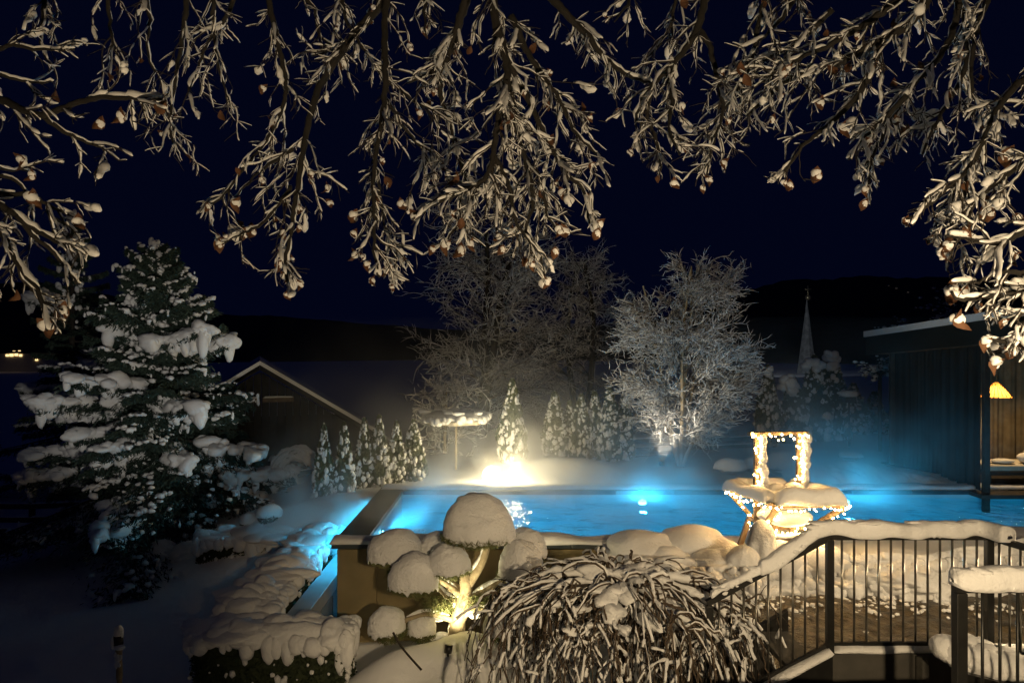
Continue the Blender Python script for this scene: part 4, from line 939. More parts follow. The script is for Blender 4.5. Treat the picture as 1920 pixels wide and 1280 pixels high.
m.add(V, [(0, 1, 3, 2), (4, 6, 7, 5), (0, 4, 5, 1), (2, 3, 7, 6), (0, 2, 6, 4), (1, 5, 7, 3)]); m.build('fascia', FASC, pv, smooth=False)
m = MB(); box(m, 9.18, 16.2, 13.55, 13.59, rz_(13.57)-.06, rz_(13.57)+.40); m.build('fascia', FASC, pv, smooth=False)
for (x, y) in ((9.45, 14.75), (9.38, 18.25)):
    m = MB(); bbox(m, x-.055, x+.055, y-.055, y+.055, FZ-.4, rz_(y)-.003, .006); m.build('post', DWOOD, pv, smooth=False)
y = 14.2
while y < 18.9:      # ceiling battens
    m = MB(); bbox(m, 9.2, 16, y, y+.09, rz_(y)-.06, rz_(y)-.006, .004); m.build('batten', WOOD, pv, smooth=False); y += .32
def curtain(nm, a_, b_, mt, seed, folds, lab=None):
    r = np.random.default_rng(seed); n = 140; s = np.linspace(0, 1, n); a_ = np.asarray(a_, float); b_ = np.asarray(b_, float)
    d = (b_-a_)/np.linalg.norm(b_-a_); sd = np.array([-d[1], d[0], 0]); rows = []
    for v in np.linspace(0, 1, 8):
        off = .05*np.sin(s*folds*6.28+.4*np.sin(s*17))*(.6+.4*v)+.015*np.sin(s*folds*2.9*6.28+v)
        q = a_+(b_-a_)*s[:, None]+sd*off[:, None]; z = np.array([rz_(y)-.07 for y in q[:, 1]])*(1-v)+(FZ+.02)*v; q[:, 2] = z; rows.append(q)
    m = MB(); i = np.arange(7)[:, None]*n; j = np.arange(n-1)[None]
    m.add(np.concatenate(rows), np.stack([i+j, i+j+1, i+n+j+1, i+n+j], -1).reshape(-1, 4)); m.build(nm, mt, pv, label=lab)
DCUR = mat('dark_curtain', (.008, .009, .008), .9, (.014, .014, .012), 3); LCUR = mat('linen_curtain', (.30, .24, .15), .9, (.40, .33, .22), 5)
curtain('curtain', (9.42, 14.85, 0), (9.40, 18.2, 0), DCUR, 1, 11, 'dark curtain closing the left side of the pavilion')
curtain('curtain', (9.5, 18.2, 0), (10.9, 18.2, 0), LCUR, 2, 6)
curtain('curtain', (11.5, 18.15, 0), (13.6, 18.1, 0), LCUR, 3, 5, 'pale linen curtain at the back of the pavilion')
m = MB(); box(m, 9.45, 16, 18.3, 18.36, FZ, rz_(18.3)); m.build('rear_wall', DWOOD, pv, smooth=False)
# pendant lamp
c = P(1868, 733, 15.9); t = thing('pendant_lamp', 'cone shaped woven pendant lamp glowing amber in the pavilion', 'lamp', c)
RAT = bpy.data.materials.new('woven_rattan'); RAT.use_nodes = True; n = RAT.node_tree.nodes; l = RAT.node_tree.links; n.remove(n['Principled BSDF'])
a1 = n.new('ShaderNodeBsdfTranslucent'); a1.inputs[0].default_value = (.36, .17, .04, 1); a2 = n.new('ShaderNodeBsdfDiffuse'); a2.inputs[0].default_value = (.3, .17, .06, 1)
mxx = n.new('ShaderNodeMixShader'); mxx.inputs[0].default_value = .45; l.new(a1.outputs[0], mxx.inputs[1]); l.new(a2.outputs[0], mxx.inputs[2]); l.new(mxx.outputs[0], n['Material Output'].inputs[0])
m = MB(); lathe(m, c, [(.30, -.13), (.21, -.01), (.08, .15), (.03, .19)], 28); m.build('shade', RAT, t)
for k in range(22):
    a_ = k*2*PI/22; m = MB(); tube(m, [c+np.array([math.cos(a_)*q, math.sin(a_)*q, z]) for q, z in ((.305, -.13), (.215, -.01), (.085, .15))], .006, 4); m.build('cane', WOOD, t)
m = MB(); q = [c+np.array([math.cos(a_)*.305, math.sin(a_)*.305, -.135]) for a_ in np.linspace(0, 2*PI, 33)]; tube(m, q, .012, 6); m.build('rim', LCUR, t)
m = MB(); blob(m, c+(0, 0, .02), .05, 2, 0); m.build('bulb', emit('pendant_bulb', (1, .70, .30), 40), t)
m = MB(); tube(m, [c+(0, 0, .15), (c[0], c[1], rz_(c[1])-.06)], .006, 5); m.build('cord', CABLE, t)
lamp('pendant_light', 'POINT', c+np.array([0, -.02, -.10]), 75, (1, .68, .34), t, .05)
# hanging cords
for x, y in ((10.35, 16.6), (10.75, 16.9), (9.95, 17.3)):
    m = MB(); q = smooth_path([(x, y, rz_(y)-.06), (x-.02, y, 2.8), (x-.06, y, FZ+.1)], 10); tube(m, q, .010, 5); m.build('cord', LCUR, pv)
# daybed
t = thing('daybed', 'low daybed with a pale pillow and towel inside the pavilion', 'daybed', (10.8, 15.6, FZ))
m = MB(); bbox(m, 9.85, 12.2, 15.3, 16.2, 1.82, 1.93, .02); m.build('mattress', CLOTH, t)
m = MB(); bbox(m, 9.8, 12.25, 15.25, 16.25, 1.74, 1.815, .01); m.build('frame', DWOOD, t, smooth=False)
for x, y in ((9.9, 15.35), (12.1, 15.35), (9.9, 16.15), (12.1, 16.15)):
    m = MB(); bbox(m, x-.03, x+.03, y-.03, y+.03, FZ-.015, 1.738, .004); m.build('leg', DWOOD, t, smooth=False)
m = MB(); blob(m, (10.35, 15.6, 1.985), (.24, .18, .05), 3, .05, 1.5); m.build('pillow', mat('white_cotton', (.7, .68, .62), .9), t)
t2 = thing('towel', 'white rolled towel heap at the right edge on the daybed', 'towel', (10.85, 15.6, 1.93))
m = MB(); blob(m, (10.85, 15.6, 2.03), (.17, .14, .11), 3, .2); blob(m, (10.92, 15.62, 2.16), (.1, .1, .08), 3, .2); m.build('cloth', mat('towel_cotton', (.7, .67, .6), .95), t2)
# bushes on the slope behind the pavilion roof
def bush(label, px, py, D, w_, h_, seed):
    r = np.random.default_rng(seed); c = P(px, py, D); t = thing('snowy_shrub', label, 'shrub', (c[0], c[1], 1.4), 'shrubs behind the pavilion'); m = MB(); m2 = MB(); m3 = MB()
    tube(m, [(c[0], c[1], 1.2), c], .05, 6)
    for k in range(34):
        d = r.normal(size=3)*np.array([w_, w_*.6, h_]); q = smooth_path([c-(0, 0, h_), c+d*.5, c+d+(0, 0, -.05)], 8); tube(m, q, np.linspace(.015, .004, 8), 4); leaves(m3, q[2:]+r.normal(size=(6, 3))*.05, .12, r)
        for q_ in q[3:]: blob(m2, q_+(0, 0, .03), r.uniform(.02, .06)*np.array([1.4, 1, .7]), 1, .2)
    m.build('stems', BARK, t); m3.build('foliage', NEEDLE, t, smooth=False); m2.build('snow', SNOW, t)
bush('snowy shrub behind the left end of the pavilion roof', 1700, 622, 21, .45, .22, 401); bush('dim snowy shrub behind the middle of the pavilion roof', 1790, 590, 22, .5, .4, 402); bush('snowy evergreen bough at the left wall of the pavilion', 1650, 690, 20.5, .25, .2, 403)
# ------------------------------------------------------------------ weeping tree
Dw = 7.2; wt_ = P(1160, 1095, Dw); wb = np.array([wt_[0], Dw, .3])
wt = thing('weeping_tree', 'small weeping tree with an umbrella of drooping snow covered canes in the foreground', 'tree', wb)
m = MB(); q = smooth_path([wb-(0, 0, .3), wb+(.03, 0, 1.0), wt_+(0, 0, -.25)], 16); tube(m, q, np.linspace(.085, .06, 16), 10); m.build('trunk', BARK, wt)
r = np.random.default_rng(505); sm = MB(); tw = MB()
prim = []
for k in range(18):
    az = k*2*PI/18+r.normal()*.15; d = np.array([math.cos(az), math.sin(az)*.9, 0]); Lp = r.uniform(.6, 1.28); st0 = wt_+(0, 0, -.2)
    q = smooth_path([st0, st0+d*Lp*.3+(0, 0, .2+r.uniform(-.04, .06)), st0+d*Lp*.65+(0, 0, .2+r.normal()*.05), st0+d*Lp+(0, 0, -.02+r.normal()*.06)], 22)
    q += np.cumsum(r.normal(size=q.shape)*.007, axis=0); m = MB(); tube(m, q, np.linspace(.032, .012, 22), 7); m.build('limb', BARK, wt); prim.append(q)
    rr = r.uniform(.025, .045); tube(sm, q[3:21]+np.array([0, 0, rr*.95]), rr*r.uniform(.35, 1.2, 18), 8)
for k in range(295):
    pq = prim[int(r.integers(18))]; i0 = int(3+18*r.uniform()**.7); p0 = pq[i0]; pd = pq[min(21, i0+1)]-pq[i0-1]; a0 = math.atan2(pd[1], pd[0])+r.normal()*.75
    d = np.array([math.cos(a0), math.sin(a0), 0]); o_ = r.uniform(.12, .42); ln = r.uniform(.35, 1.25); sd = np.array([-d[1], d[0], 0]); wv = r.normal()*.10
    q = smooth_path([p0, p0+d*o_*.4+(0, 0, r.uniform(.01, .08)), p0+d*o_*.85+sd*wv*.4+(0, 0, -.04), p0+d*o_*1.05+sd*wv+(0, 0, -.4*ln), p0+d*o_*(1.05+r.normal()*.2)+sd*wv*1.5+(0, 0, -ln)], 26)
    if k % 5 < 1:
        az = r.uniform(0, 2*PI); Rr = r.uniform(.55, 1.62); d = np.array([math.cos(az), math.sin(az)*.9, 0]); sd = np.array([-d[1], d[0], 0]); h = r.uniform(.02, .24); bend = r.normal()*.3; p0 = wt_+np.array([r.normal()*.05, r.normal()*.05, -.18])
        q = smooth_path([p0, p0+d*Rr*.3+(0, 0, .10+h), p0+d*Rr*.62+sd*bend*.4+(0, 0, .10+h*.7), p0+d*Rr*.88+sd*bend*.8+(0, 0, -.18-r.uniform(0, .15)), p0+d*Rr+sd*bend+(0, 0, -.6-r.uniform(0, .4)), p0+d*Rr*1.02+sd*bend*1.2+(0, 0, -1.1-r.uniform(0, .5))], 26)
    q += np.cumsum(r.normal(size=q.shape)*.0075, axis=0)
    q += r.normal(size=q.shape)*.008
    m = MB(); tube(m, q, np.linspace(.0095, .004, 26), 5); m.build('cane', CANE, wt)
    s0 = 1
    while s0 < 24:                      # snow lies in long thin broken ribbons, fatter where the cane is flat
        e = min(26, s0+int(r.integers(9, 22)))
        st_ = abs((q[e-1]-q[s0])[2])/(np.linalg.norm(q[e-1]-q[s0])+1e-6)
        if r.uniform() < .92-.5*st_ and e-s0 > 3:
            seg_ = q[s0:e]; fl_ = abs((seg_[-1]-seg_[0])[2])/(np.linalg.norm(seg_[-1]-seg_[0])+1e-6); kk = len(seg_)
            rr = (.0145-.0104*fl_)*r.uniform(.5, 1.3); z = np.minimum(1, np.sin(np.linspace(.2, PI-.2, kk))*1.8)**.5*r.uniform(.35, 1.45, kk)
            tube(sm, seg_+np.array([0, rr*(.3+.6*fl_), rr*(1.05-.55*fl_)+.006]), rr*z, 7)
        s0 = e+int(r.integers(0, 3))
    for _ in range(5):                  # side twigs
        i0 = int(r.integers(6, 24)); d2 = (q[min(25, i0+1)]-q[i0-1]); d2 = d2/np.linalg.norm(d2)+r.normal(size=3)*.5; d2 /= np.linalg.norm(d2)
        L = r.uniform(.08, .28); e = smooth_path([q[i0], q[i0]+d2*L*.5, q[i0]+d2*L+(0, 0, -.12*L)], 6); tube(tw, e, np.linspace(.006, .003, 6), 4)
        if r.uniform() < .6: tube(sm, e[:5]+np.array([0, 0, .012]), .014*(.6+.8*r.uniform(size=5)), 5)
for k in range(75):                     # loads of snow bridging the canes on the crown
    az = r.uniform(0, 2*PI); q_ = math.sqrt(r.uniform())*.95; c = wt_+np.array([math.cos(az)*q_, math.sin(az)*q_*.8, .10-.30*q_**2+r.normal()*.03])
    w_ = r.uniform(.05, .13); blob(sm, c, (w_*r.uniform(.9, 1.9), w_*.8, w_*.5), 3, .34, freq=3, rot=az)
tw.build('twigs', TWIG, wt, kind='stuff'); sm.build('snow', SNOW, wt)

# ------------------------------------------------------------------ overhanging beech boughs in the foreground
bt = thing('beech_tree', 'beech with snow laden hanging boughs and withered leaves across the top of the photo', 'tree', (2.7, -1.5, .2))
m = MB(); q = smooth_path([(2.7, -1.5, -.2), (2.75, -1.4, 3), (2.4, -.8, 6.2), (1.5, .2, 8.6)], 20); tube(m, q, np.linspace(.36, .2, 20), 12); m.build('trunk', BARK, bt)
ENV = np.array([(-80, 640), (60, 640), (115, 640), (165, 480), (200, 310), (330, 300), (375, 420), (420, 475), (540, 560), (600, 480), (640, 440), (700, 535), (760, 545), (800, 480), (900, 470), (960, 490), (1020, 535), (1060, 450), (1130, 440), (1165, 270), (1240, 345), (1330, 360), (1400, 290), (1440, 345), (1530, 350), (1580, 260), (1630, 395), (1680, 300), (1700, 430), (1770, 480), (1790, 600), (1920, 690), (2000, 700)], float)
def ymax(px): return np.interp(px, ENV[:, 0], ENV[:, 1])
# (distance, start radius in m, density, polyline in photo pixels)
LIMBS = [
 (4.6, .035, 1.0, [(885, -30), (868, 20), (845, 90), (828, 130), (826, 180), (838, 215), (850, 260)]),
 (4.7, .022, 1.0, [(838, 110), (800, 140), (765, 155)]),
 (4.9, .034, 1.0, [(740, -30), (705, 20), (662, 70), (618, 130), (592, 180), (575, 250), (560, 330), (548, 420), (535, 500), (545, 545)]),
 (4.9, .018, 1., [(660, 80), (620, 95), (585, 105)]),
 (4.4, .030, 1.2, [(915, -30), (930, 40), (945, 100), (950, 150), (935, 210), (925, 290), (905, 340), (860, 365), (810, 385), (775, 400)]),
 (4.4, .026, 1.3, [(930, 60), (955, 120), (985, 180), (1010, 230), (1040, 290), (1065, 330), (1095, 360), (1105, 420)]),
 (4.5, .024, 1.3, [(960, 30), (985, 90), (1015, 140), (1050, 190), (1080, 250), (1120, 290)]),
 (4.3, .022, 1.3, [(950, 150), (965, 220), (985, 300), (1000, 380), (985, 430), (1010, 470), (1022, 520)]),
 (4.3, .018, 1.2, [(925, 290), (955, 350), (965, 410), (1000, 460), (1022, 480)]),
 (4.4, .018, 1.2, [(985, 300), (1015, 340), (1025, 400), (1045, 430)]),
 (4.8, .022, 1.2, [(850, 260), (868, 320), (885, 370), (860, 420), (830, 460)]),
 (4.6, .032, .9, [(1010, -30), (1060, 25), (1100, 65), (1140, 115), (1185, 145), (1222, 158)]),
 (4.6, .030, 1.0, [(1330, -30), (1315, 30), (1300, 70), (1270, 110), (1225, 158), (1205, 185), (1190, 230)]),
 (4.6, .020, 1.0, [(1222, 158), (1215, 215), (1235, 280), (1240, 320)]),
 (4.7, .020, 1.0, [(1250, 130), (1260, 190), (1255, 240), (1275, 290)]),
 (4.8, .022, 1.1, [(1310, 50), (1335, 100), (1350, 170), (1355, 210), (1340, 260), (1325, 330)]),
 (4.5, .024, 1.2, [(1440, -30), (1425, 40), (1410, 100), (1395, 150), (1370, 190), (1345, 230)]),
 (4.2, .036, 1.2, [(1760, -40), (1725, 20), (1690, 55), (1640, 85), (1590, 110), (1540, 130), (1480, 150), (1430, 190), (1400, 220)]),
 (4.2, .028, 1.2, [(1720, -30), (1660, 20), (1600, 60), (1545, 90), (1500, 110), (1440, 145)]),
 (4.3, .024, 1.3, [(1650, 85), (1625, 150), (1600, 190), (1560, 230), (1510, 270), (1465, 330)]),
 (4.4, .024, 1.3, [(1800, -30), (1790, 50), (1760, 110), (1720, 150), (1690, 200), (1660, 250), (1635, 300), (1625, 370)]),
 (4.5, .024, 1.2, [(1805, 0), (1815, 70), (1810, 130), (1780, 190), (1745, 250), (1730, 290)]),
 (4.3, .020, 1.2, [(1700, 180), (1660, 220), (1620, 260), (1590, 300)]),
 (4.4, .020, 1.2, [(1560, 20), (1520, 60), (1480, 90), (1440, 110), (1400, 130)]),
 (4.6, .020, 1.2, [(1500, -20), (1470, 30), (1430, 70), (1395, 80)]),
 (3.6, .022, .9, [(1990, 110), (1920, 150), (1880, 190), (1850, 250), (1820, 310), (1790, 340), (1745, 380), (1702, 412)]),
 (3.6, .018, 1.1, [(1840, 270), (1815, 330), (1805, 390), (1790, 440), (1812, 470)]),
 (3.5, .018, 1.1, [(1960, 280), (1900, 320), (1860, 350), (1830, 380), (1815, 410)]),
 (3.4, .020, 1.0, [(1990, 430), (1920, 435), (1880, 455), (1830, 450), (1775, 442)]),
 (3.3, .020, 1.0, [(1990, 500), (1920, 510), (1870, 512), (1830, 530)]),
 (3.3, .020, 1.0, [(1990, 540), (1930, 545), (1880, 552), (1800, 562), (1785, 545)]),
 (3.2, .020, 1.1, [(1990, 580), (1930, 600), (1900, 640), (1850, 640), (1870, 680)]),
 (4.0, .026, .8, [(-60, 170), (0, 188), (50, 208), (90, 213), (140, 195), (200, 182), (260, 186), (300, 186)]),
 (4.0, .016, .7, [(70, 212), (110, 240), (150, 262), (192, 278), (195, 295)]),
 (4.2, .016, .8, [(-40, 110), (20, 85), (60, 92), (140, 95)]),
 (4.2, .014, .8, [(-40, 130), (20, 145), (60, 155), (100, 155)]),
 (3.8, .020, .9, [(-60, 360), (0, 364), (60, 366), (100, 390), (150, 412)]),
 (3.7, .022, .9, [(-60, 380), (0, 385), (50, 420), (90, 445), (125, 460), (160, 470)]),
 (3.7, .020, .9, [(-60, 400), (0, 435), (25, 480), (45, 515), (70, 540), (80, 565), (115, 580)]),
 (3.8, .016, .9, [(30, 400), (60, 440), (100, 475), (130, 510), (150, 535)]),
 (3.6, .016, .9, [(60, 540), (80, 570), (88, 620)]), (3.9, .014, .9, [(-40, 290), (0, 315), (40, 320), (65, 325)]), (3.9, .012, .9, [(0, 330), (30, 340), (60, 375)]),
 (5.0, .022, 1.0, [(350, -30), (345, 50), (335, 110), (325, 170), (318, 230), (330, 285)]),
 (5.0, .020, 1.1, [(450, -30), (425, 30), (390, 80), (370, 130), (350, 180)]),
 (4.9, .018, 1.1, [(400, -20), (400, 60), (410, 130), (430, 190)]),
 (4.8, .022, 1.1, [(500, -30), (512, 40), (525, 100), (535, 150), (530, 200), (500, 260), (455, 320), (415, 370), (388, 385)]),
 (4.8, .016, 1.0, [(548, 280), (510, 305), (480, 330), (440, 370)]), (4.8, .016, 1.0, [(545, 350), (520, 385), (490, 420), (450, 440), (412, 458)]),
 (5.0, .018, 1.1, [(270, -30), (280, 40), (275, 90), (290, 140)]), (5.1, .018, 1.1, [(90, -30), (80, 30), (75, 70), (85, 110)]),
 (5.0, .018, 1.0, [(200, -30), (205, 40), (215, 90), (235, 130)]),
 (4.8, .026, 1.1, [(725, -20), (722, 80), (722, 160), (715, 230), (705, 300), (700, 360), (702, 440), (700, 470), (710, 520)]),
 (4.8, .014, 1., [(702, 300), (715, 380), (725, 440), (740, 490), (735, 550)]), (4.8, .016, 1.1, [(720, 180), (750, 230), (775, 260), (800, 290), (820, 340)]),
 (4.9, .016, 1.1, [(722, 150), (760, 175), (790, 200), (830, 205)]), (5.0, .016, 1.1, [(640, -20), (650, 40), (700, 120), (725, 160)]),
 (5.0, .016, 1.1, [(560, -20), (590, 20), (600, 70), (640, 90)]), (4.7, .016, 1.1, [(1190, -20), (1170, 20), (1150, 40)]), (4.8, .016, 1.1, [(1270, -20), (1260, 40), (1240, 80), (1210, 110)]),
 (4.9, .016, 1., [(800, -20), (795, 30), (800, 70)]), (4.4, .02, 1.2, [(1860, -20), (1830, 60), (1822, 150), (1830, 190), (1865, 195)]),
]
r = np.random.default_rng(909); tips = []
s_ = 1.0
def to_w(q, D0, dy):
    D = D0+dy; return np.stack([(q[:, 0]-960)/FPX*D, D, CZ-(q[:, 1]-640)/FPX*D], -1)
def smooth_r(n): 
    v = r.uniform(.12, 1.5, n); return np.convolve(np.r_[v[:1], v, v[-1:]], [.25, .5, .25], 'valid')
def ribbon(sb, Wp, rr, sides=6, start=0):
    """broken ribbons of snow lying on a twig"""
    n = len(Wp); s0 = start
    while s0 < n-2:
        e = min(n, s0+int(r.integers(5, 16)))
        if r.uniform() < .85 and e-s0 >= 3:
            sg = Wp[s0:e]; kk = len(sg); z = np.minimum(1, np.sin(np.linspace(.12, PI-.12, kk))*2.2)**.6*smooth_r(kk)
            fl_ = abs((sg[-1]-sg[0])[2])/(np.linalg.norm(sg[-1]-sg[0])+1e-6)
            tube(sb, sg+np.array([0, rr*(.35+.6*fl_), rr*(1.0-.6*fl_)+.003]), rr*z, sides)
        s0 = e-1+int(r.integers(0, 3))
for (D0, r0, dens, poly) in LIMBS:
    poly = np.array(poly, float); L = np.linalg.norm(np.diff(poly, axis=0), axis=1).sum(); n = max(8, int(L/9))
    q = smooth_path(np.c_[poly, np.zeros(len(poly))], n)[:, :2]; q += r.normal(size=q.shape)*1.2
    k0 = r.uniform(-.25, .25); dy = np.linspace(0, k0+r.normal()*.2, n)
    lb = MB(); sb = MB(); tw = MB()
    Wp = to_w(q, D0, dy); taper = np.linspace(1, .28, n)*r0; tube(lb, Wp, taper*.95, 7)
    ribbon(sb, Wp, r0*.72, 8)
    px_m = D0/FPX
    ph = r.uniform(0, 6.28, 2); clump = .5+.5*np.sin(np.linspace(0, L/38, n)+ph[0])*np.sin(np.linspace(0, L/17, n)+ph[1]); clump = clump**1.6+.05; clump /= clump.sum()
    for k in range(int(L/15.5*dens*np.interp(poly[:, 0].mean(), [0, 350, 560, 850, 1200, 1450, 1750, 1900], [.55, .62, .75, 1.05, .85, 1., .95, .8]))):
        i0 = max(1, int(r.choice(n, p=clump))); tg_ = q[min(n-1, i0+1)]-q[max(0, i0-1)]; tg_ = tg_/(np.linalg.norm(tg_)+1e-6)
        an = r.choice([-1, 1])*r.uniform(.3, 1.0); c_, s2 = math.cos(an), math.sin(an); d = np.array([tg_[0]*c_-tg_[1]*s2, tg_[0]*s2+tg_[1]*c_])
        d = d+np.array([0, .28]); d /= np.linalg.norm(d)
        Lt = r.uniform(30, 120); nn_ = max(6, int(Lt/6)); pts = [q[i0]]; dd = d
        for _ in range(nn_):
            dd = dd+np.array([r.normal()*.17, .05+r.normal()*.12]); dd /= np.linalg.norm(dd); pts.append(pts[-1]+dd*Lt/nn_)
        pts = np.array(pts); ok = pts[:, 1] < ymax(pts[:, 0])-4
        cut = len(pts) if ok.all() else int(np.argmin(ok))
        if cut < 4: continue
        pts = pts[:cut]; dy2 = dy[i0]+np.linspace(0, r.normal()*.22, cut); W2 = to_w(pts, D0, dy2)
        rt = r.uniform(.0035, .006); tube(tw, W2, np.linspace(rt, rt*.45, cut), 5); ribbon(sb, W2, r.uniform(.005, .0125)*(1.25 if 850 < pts[0, 0] < 1130 else 1), 6)
        tips.append((W2[-1], bt))
        for _ in range(int(r.integers(3, 9))):
            i1 = int(r.integers(1, cut)); t2_ = pts[min(cut-1, i1+1)]-pts[max(0, i1-1)]; t2_ /= np.linalg.norm(t2_)+1e-6
            an = r.choice([-1, 1])*r.uniform(.35, 1.1); c_, s2 = math.cos(an), math.sin(an); d3 = np.array([t2_[0]*c_-t2_[1]*s2, t2_[0]*s2+t2_[1]*c_])
            L3 = r.uniform(8, 34); p3 = np.array([pts[i1]+d3*L3*u+np.array([r.normal()*.8, L3*.12*u*u]) for u in np.linspace(0, 1, 5)])
            if p3[-1, 1] > ymax(p3[-1, 0]): continue
            W3 = to_w(p3, D0, dy2[i1]+np.linspace(0, r.normal()*.08, 5)); tube(tw, W3, np.linspace(.0032, .0018, 5), 4)
            if r.uniform() < .6:
                rr = r.uniform(.0028, .0075); tube(sb, W3+np.array([0, .7*rr, rr*.8]), rr*np.array([.5, .9, 1, .8, .4])*r.uniform(.7, 1.2, 5), 5)
            if r.uniform() < .4: tips.append((W3[-1], bt))
        # plates of snow caught between the twigs
        if r.uniform() < .20*dens:
            i2 = int(r.integers(0, cut-1)); ws = r.uniform(.012, .034); ax = W2[min(cut-1, i2+2)]-W2[i2]; nn2 = 7
            sg = np.linspace(0, 1, nn2)[:, None]*ax*r.uniform(1.5, 3.2)+W2[i2]+np.array([0, .045, .012])
            tube(sb, sg+r.normal(size=sg.shape)*.004, ws*np.sin(np.linspace(.25, PI-.2, nn2))**.6*smooth_r(nn2), 8, squash=.9)
    if poly[0, 1] < 0 or poly[0, 0] < 0 or poly[0, 0] > 1920:    # the bough that carries it, out of the picture
        w0 = Wp[0]; mbq = MB(); out = np.sign(w0[0])*.5 if poly[0, 1] > 0 else 0
        tube(mbq, smooth_path([w0, w0+(out, -.5, .35), w0+(out*1.2, -1.6, 1.0), (1.5+w0[0]*.1, .9, 8.3), (1.55, .2, 8.4)], 18), np.linspace(r0*1.05, .07, 18), 7); mbq.build('bough', BEECH, bt)
    lo = lb.build('limb', BEECH, bt); tw.build('twigs', TWIG, lo, kind='stuff'); sb.build('snow', SNOWT, lo)
# withered leaves, each curled round its own cap of snow
lv = []
for sd in range(4):
    rr = np.random.default_rng(70+sd); m = MB(); nu, nv = 7, 5; V = []
    for a_ in np.linspace(-1, 1, nu):
        wv = .5*(1-abs(a_)**1.8)
        for b_ in np.linspace(-1, 1, nv):
            x = b_*wv*.046; z = -a_*.036; y = .018*(b_*wv*2)**2*(1 if sd % 2 else .7)-.012*a_*a_+rr.normal()*.0016; V.append((x, y, z))
    m.add(V, [(i_*nv+j_, i_*nv+j_+1, (i_+1)*nv+j_+1, (i_+1)*nv+j_) for i_ in range(nu-1) for j_ in range(nv-1)]); lv.append(m.mesh('leaf', DRYLEAF))
sc_me = []
for sd in range(4):
    m = MB(); blob(m, (0, .008, .004), (.019, .017, .016), 3, .22, 2.4, 40+sd); blob(m, (.008, .006, -.008), (.012, .012, .014), 2, .2, 2.4, 60+sd); sc_me.append(m.mesh('leaf_snow', SNOWT))
SPOT = [(150,412,3.8),(153,465,3.7),(115,580,3.7),(85,610,3.6),(222,214,4.0),(184,227,4.0),(35,300,3.9),(55,325,3.9),(65,368,3.9),(445,380,4.8),(388,385,4.8),(470,430,4.8),(455,435,4.8),(420,440,4.8),(412,455,4.8),(530,435,4.8),(530,465,4.8),(545,483,4.8),(525,495,4.8),(537,518,4.8),(560,530,4.8),(540,550,4.8),(610,350,4.8),(585,325,4.8),(618,378,4.8),(535,375,4.8),(560,390,4.8),(663,403,4.8),(665,435,4.8),(660,475,4.8),(678,480,4.8),(690,495,4.8),(725,495,4.8),(720,505,4.8),(700,525,4.8),(755,380,4.8),(775,402,4.8),(810,465,4.8),(860,467,4.6),(838,460,4.7),(885,455,4.6),(930,440,4.4),(940,465,4.4),(990,480,4.3),(1000,495,4.3),(1022,525,4.3),(1040,470,4.3),(1045,430,4.4),(1058,430,4.4),(1115,430,4.4),(1125,420,4.4),(1055,360,4.4),(960,430,4.4),(1540,190,4.3),(1620,380,4.4),(1625,355,4.4),(1587,238,4.3),(1475,340,4.4),(1480,345,4.4),(1530,325,4.3),(1328,335,4.8),(1360,305,4.8),(1702,412,3.6),(1785,545,3.3),(1815,545,3.3),(1775,455,3.4),(1772,472,3.4),(1850,640,3.2),(1900,650,3.2),(1805,595,3.2),(1890,290,3.5),(1880,350,3.5),(1855,380,3.5),(1850,395,3.5),(1905,480,3.4),(1870,680,3.2)]
cands = [P(*s) for s in SPOT]; order = r.permutation(len(tips))[:120]; cands += [tips[k][0] for k in order]
for k, c in enumerate(cands):
    s = r.uniform(.8, 1.45)*(1.15 if k < len(SPOT) else .85); o = bpy.data.objects.new('leaf', lv[k % 4]); COL.objects.link(o); o.parent = bt
    o.location = tuple(c-ORG[bt.name]-np.array([0, 0, .012])); o.rotation_euler = (r.uniform(-.5, .5), r.uniform(-.6, .6), r.uniform(-1.3, 1.3)); o.scale = (s,)*3
    if k < len(SPOT) or r.uniform() < .6:
        e = bpy.data.objects.new('leaf_snow', sc_me[k % 4]); COL.objects.link(e); e.parent = o; e.location = (0, .004, .006)

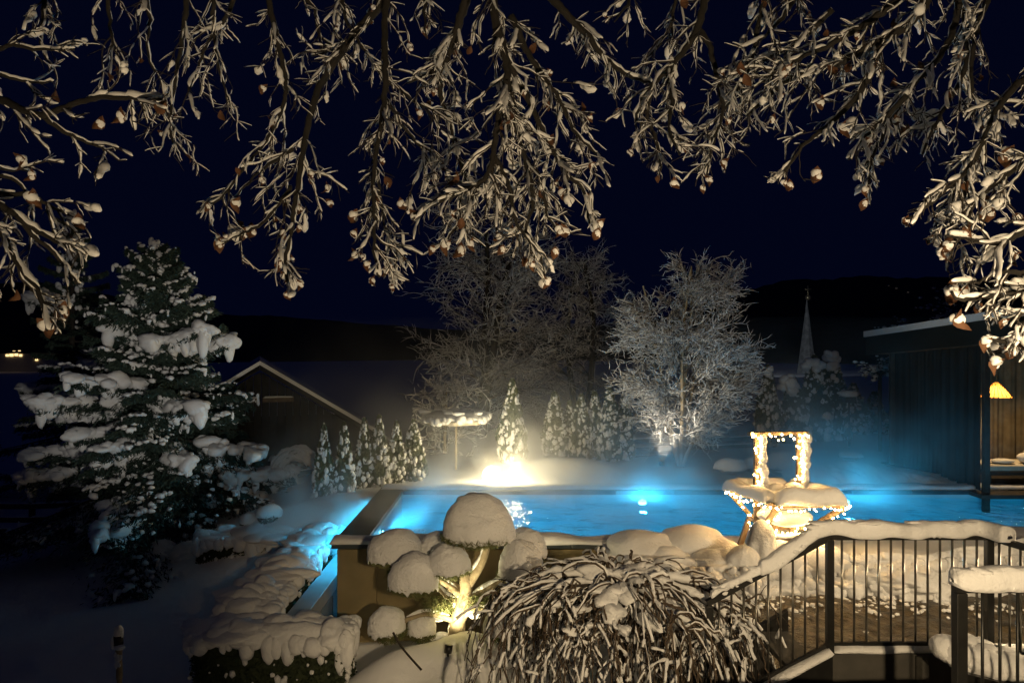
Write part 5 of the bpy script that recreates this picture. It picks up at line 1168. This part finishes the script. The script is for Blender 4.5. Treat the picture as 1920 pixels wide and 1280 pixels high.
# ------------------------------------------------------------------ steam over the warm water
SV = bpy.data.materials.new('steam'); SV.use_nodes = True; n = SV.node_tree.nodes; l = SV.node_tree.links; n.remove(n['Principled BSDF'])
pvv = n.new('ShaderNodeVolumePrincipled'); pvv.inputs['Color'].default_value = (.92, .95, 1, 1); pvv.inputs['Anisotropy'].default_value = .25
geo = n.new('ShaderNodeNewGeometry'); sx = n.new('ShaderNodeSeparateXYZ'); l.new(geo.outputs['Position'], sx.inputs[0])
tn = n.new('ShaderNodeTexNoise'); tn.inputs['Scale'].default_value = .85; tn.inputs['Detail'].default_value = 3; tn.inputs['Distortion'].default_value = .6; l.new(geo.outputs['Position'], tn.inputs['Vector'])
r1 = n.new('ShaderNodeMapRange'); r1.inputs[1].default_value = .42; r1.inputs[2].default_value = .68; r1.inputs[3].default_value = .03; r1.inputs[4].default_value = 1.0; l.new(tn.outputs[0], r1.inputs[0])
sub = n.new('ShaderNodeMath'); sub.operation = 'SUBTRACT'; sub.inputs[1].default_value = WATER; l.new(sx.outputs[2], sub.inputs[0])
mul = n.new('ShaderNodeMath'); mul.operation = 'MULTIPLY'; mul.inputs[1].default_value = -1.25; l.new(sub.outputs[0], mul.inputs[0])
ex = n.new('ShaderNodeMath'); ex.operation = 'EXPONENT'; l.new(mul.outputs[0], ex.inputs[0])
m1 = n.new('ShaderNodeMath'); m1.operation = 'MULTIPLY'; l.new(ex.outputs[0], m1.inputs[0]); l.new(r1.outputs[0], m1.inputs[1])
def math_(op, a_, b_):
    q = n.new('ShaderNodeMath'); q.operation = op
    for k_, v_ in enumerate((a_, b_)):
        if isinstance(v_, (int, float)): q.inputs[k_].default_value = v_
        else: l.new(v_, q.inputs[k_])
    return q.outputs[0]
dens = math_('MULTIPLY', m1.outputs[0], .72)
for (cx_, cy_, cz_), rad_, amp_ in (((-.35, 16.0, 1.7), 3.4, .12), ((2.64, 14.6, 1.5), 2.0, .14), ((6.0, 15.2, 1.8), 2.6, .5)):   # denser plumes
    dn = n.new('ShaderNodeVectorMath'); dn.operation = 'DISTANCE'; dn.inputs[1].default_value = (cx_, cy_, cz_); l.new(geo.outputs['Position'], dn.inputs[0])
    mr = n.new('ShaderNodeMapRange'); mr.interpolation_type = 'SMOOTHSTEP'; mr.inputs[1].default_value = 0; mr.inputs[2].default_value = rad_; mr.inputs[3].default_value = amp_; mr.inputs[4].default_value = 0
    l.new(dn.outputs['Value'], mr.inputs[0]); dens = math_('ADD', dens, math_('MULTIPLY', mr.outputs[0], r1.outputs[0]))
l.new(dens, pvv.inputs['Density']); l.new(pvv.outputs[0], n['Material Output'].inputs['Volume'])
m = MB(); box(m, -4.2, 7.9, 11.6, 18.2, WATER+.03, 4.9); m.build('steam', SV, kind='stuff', smooth=False)
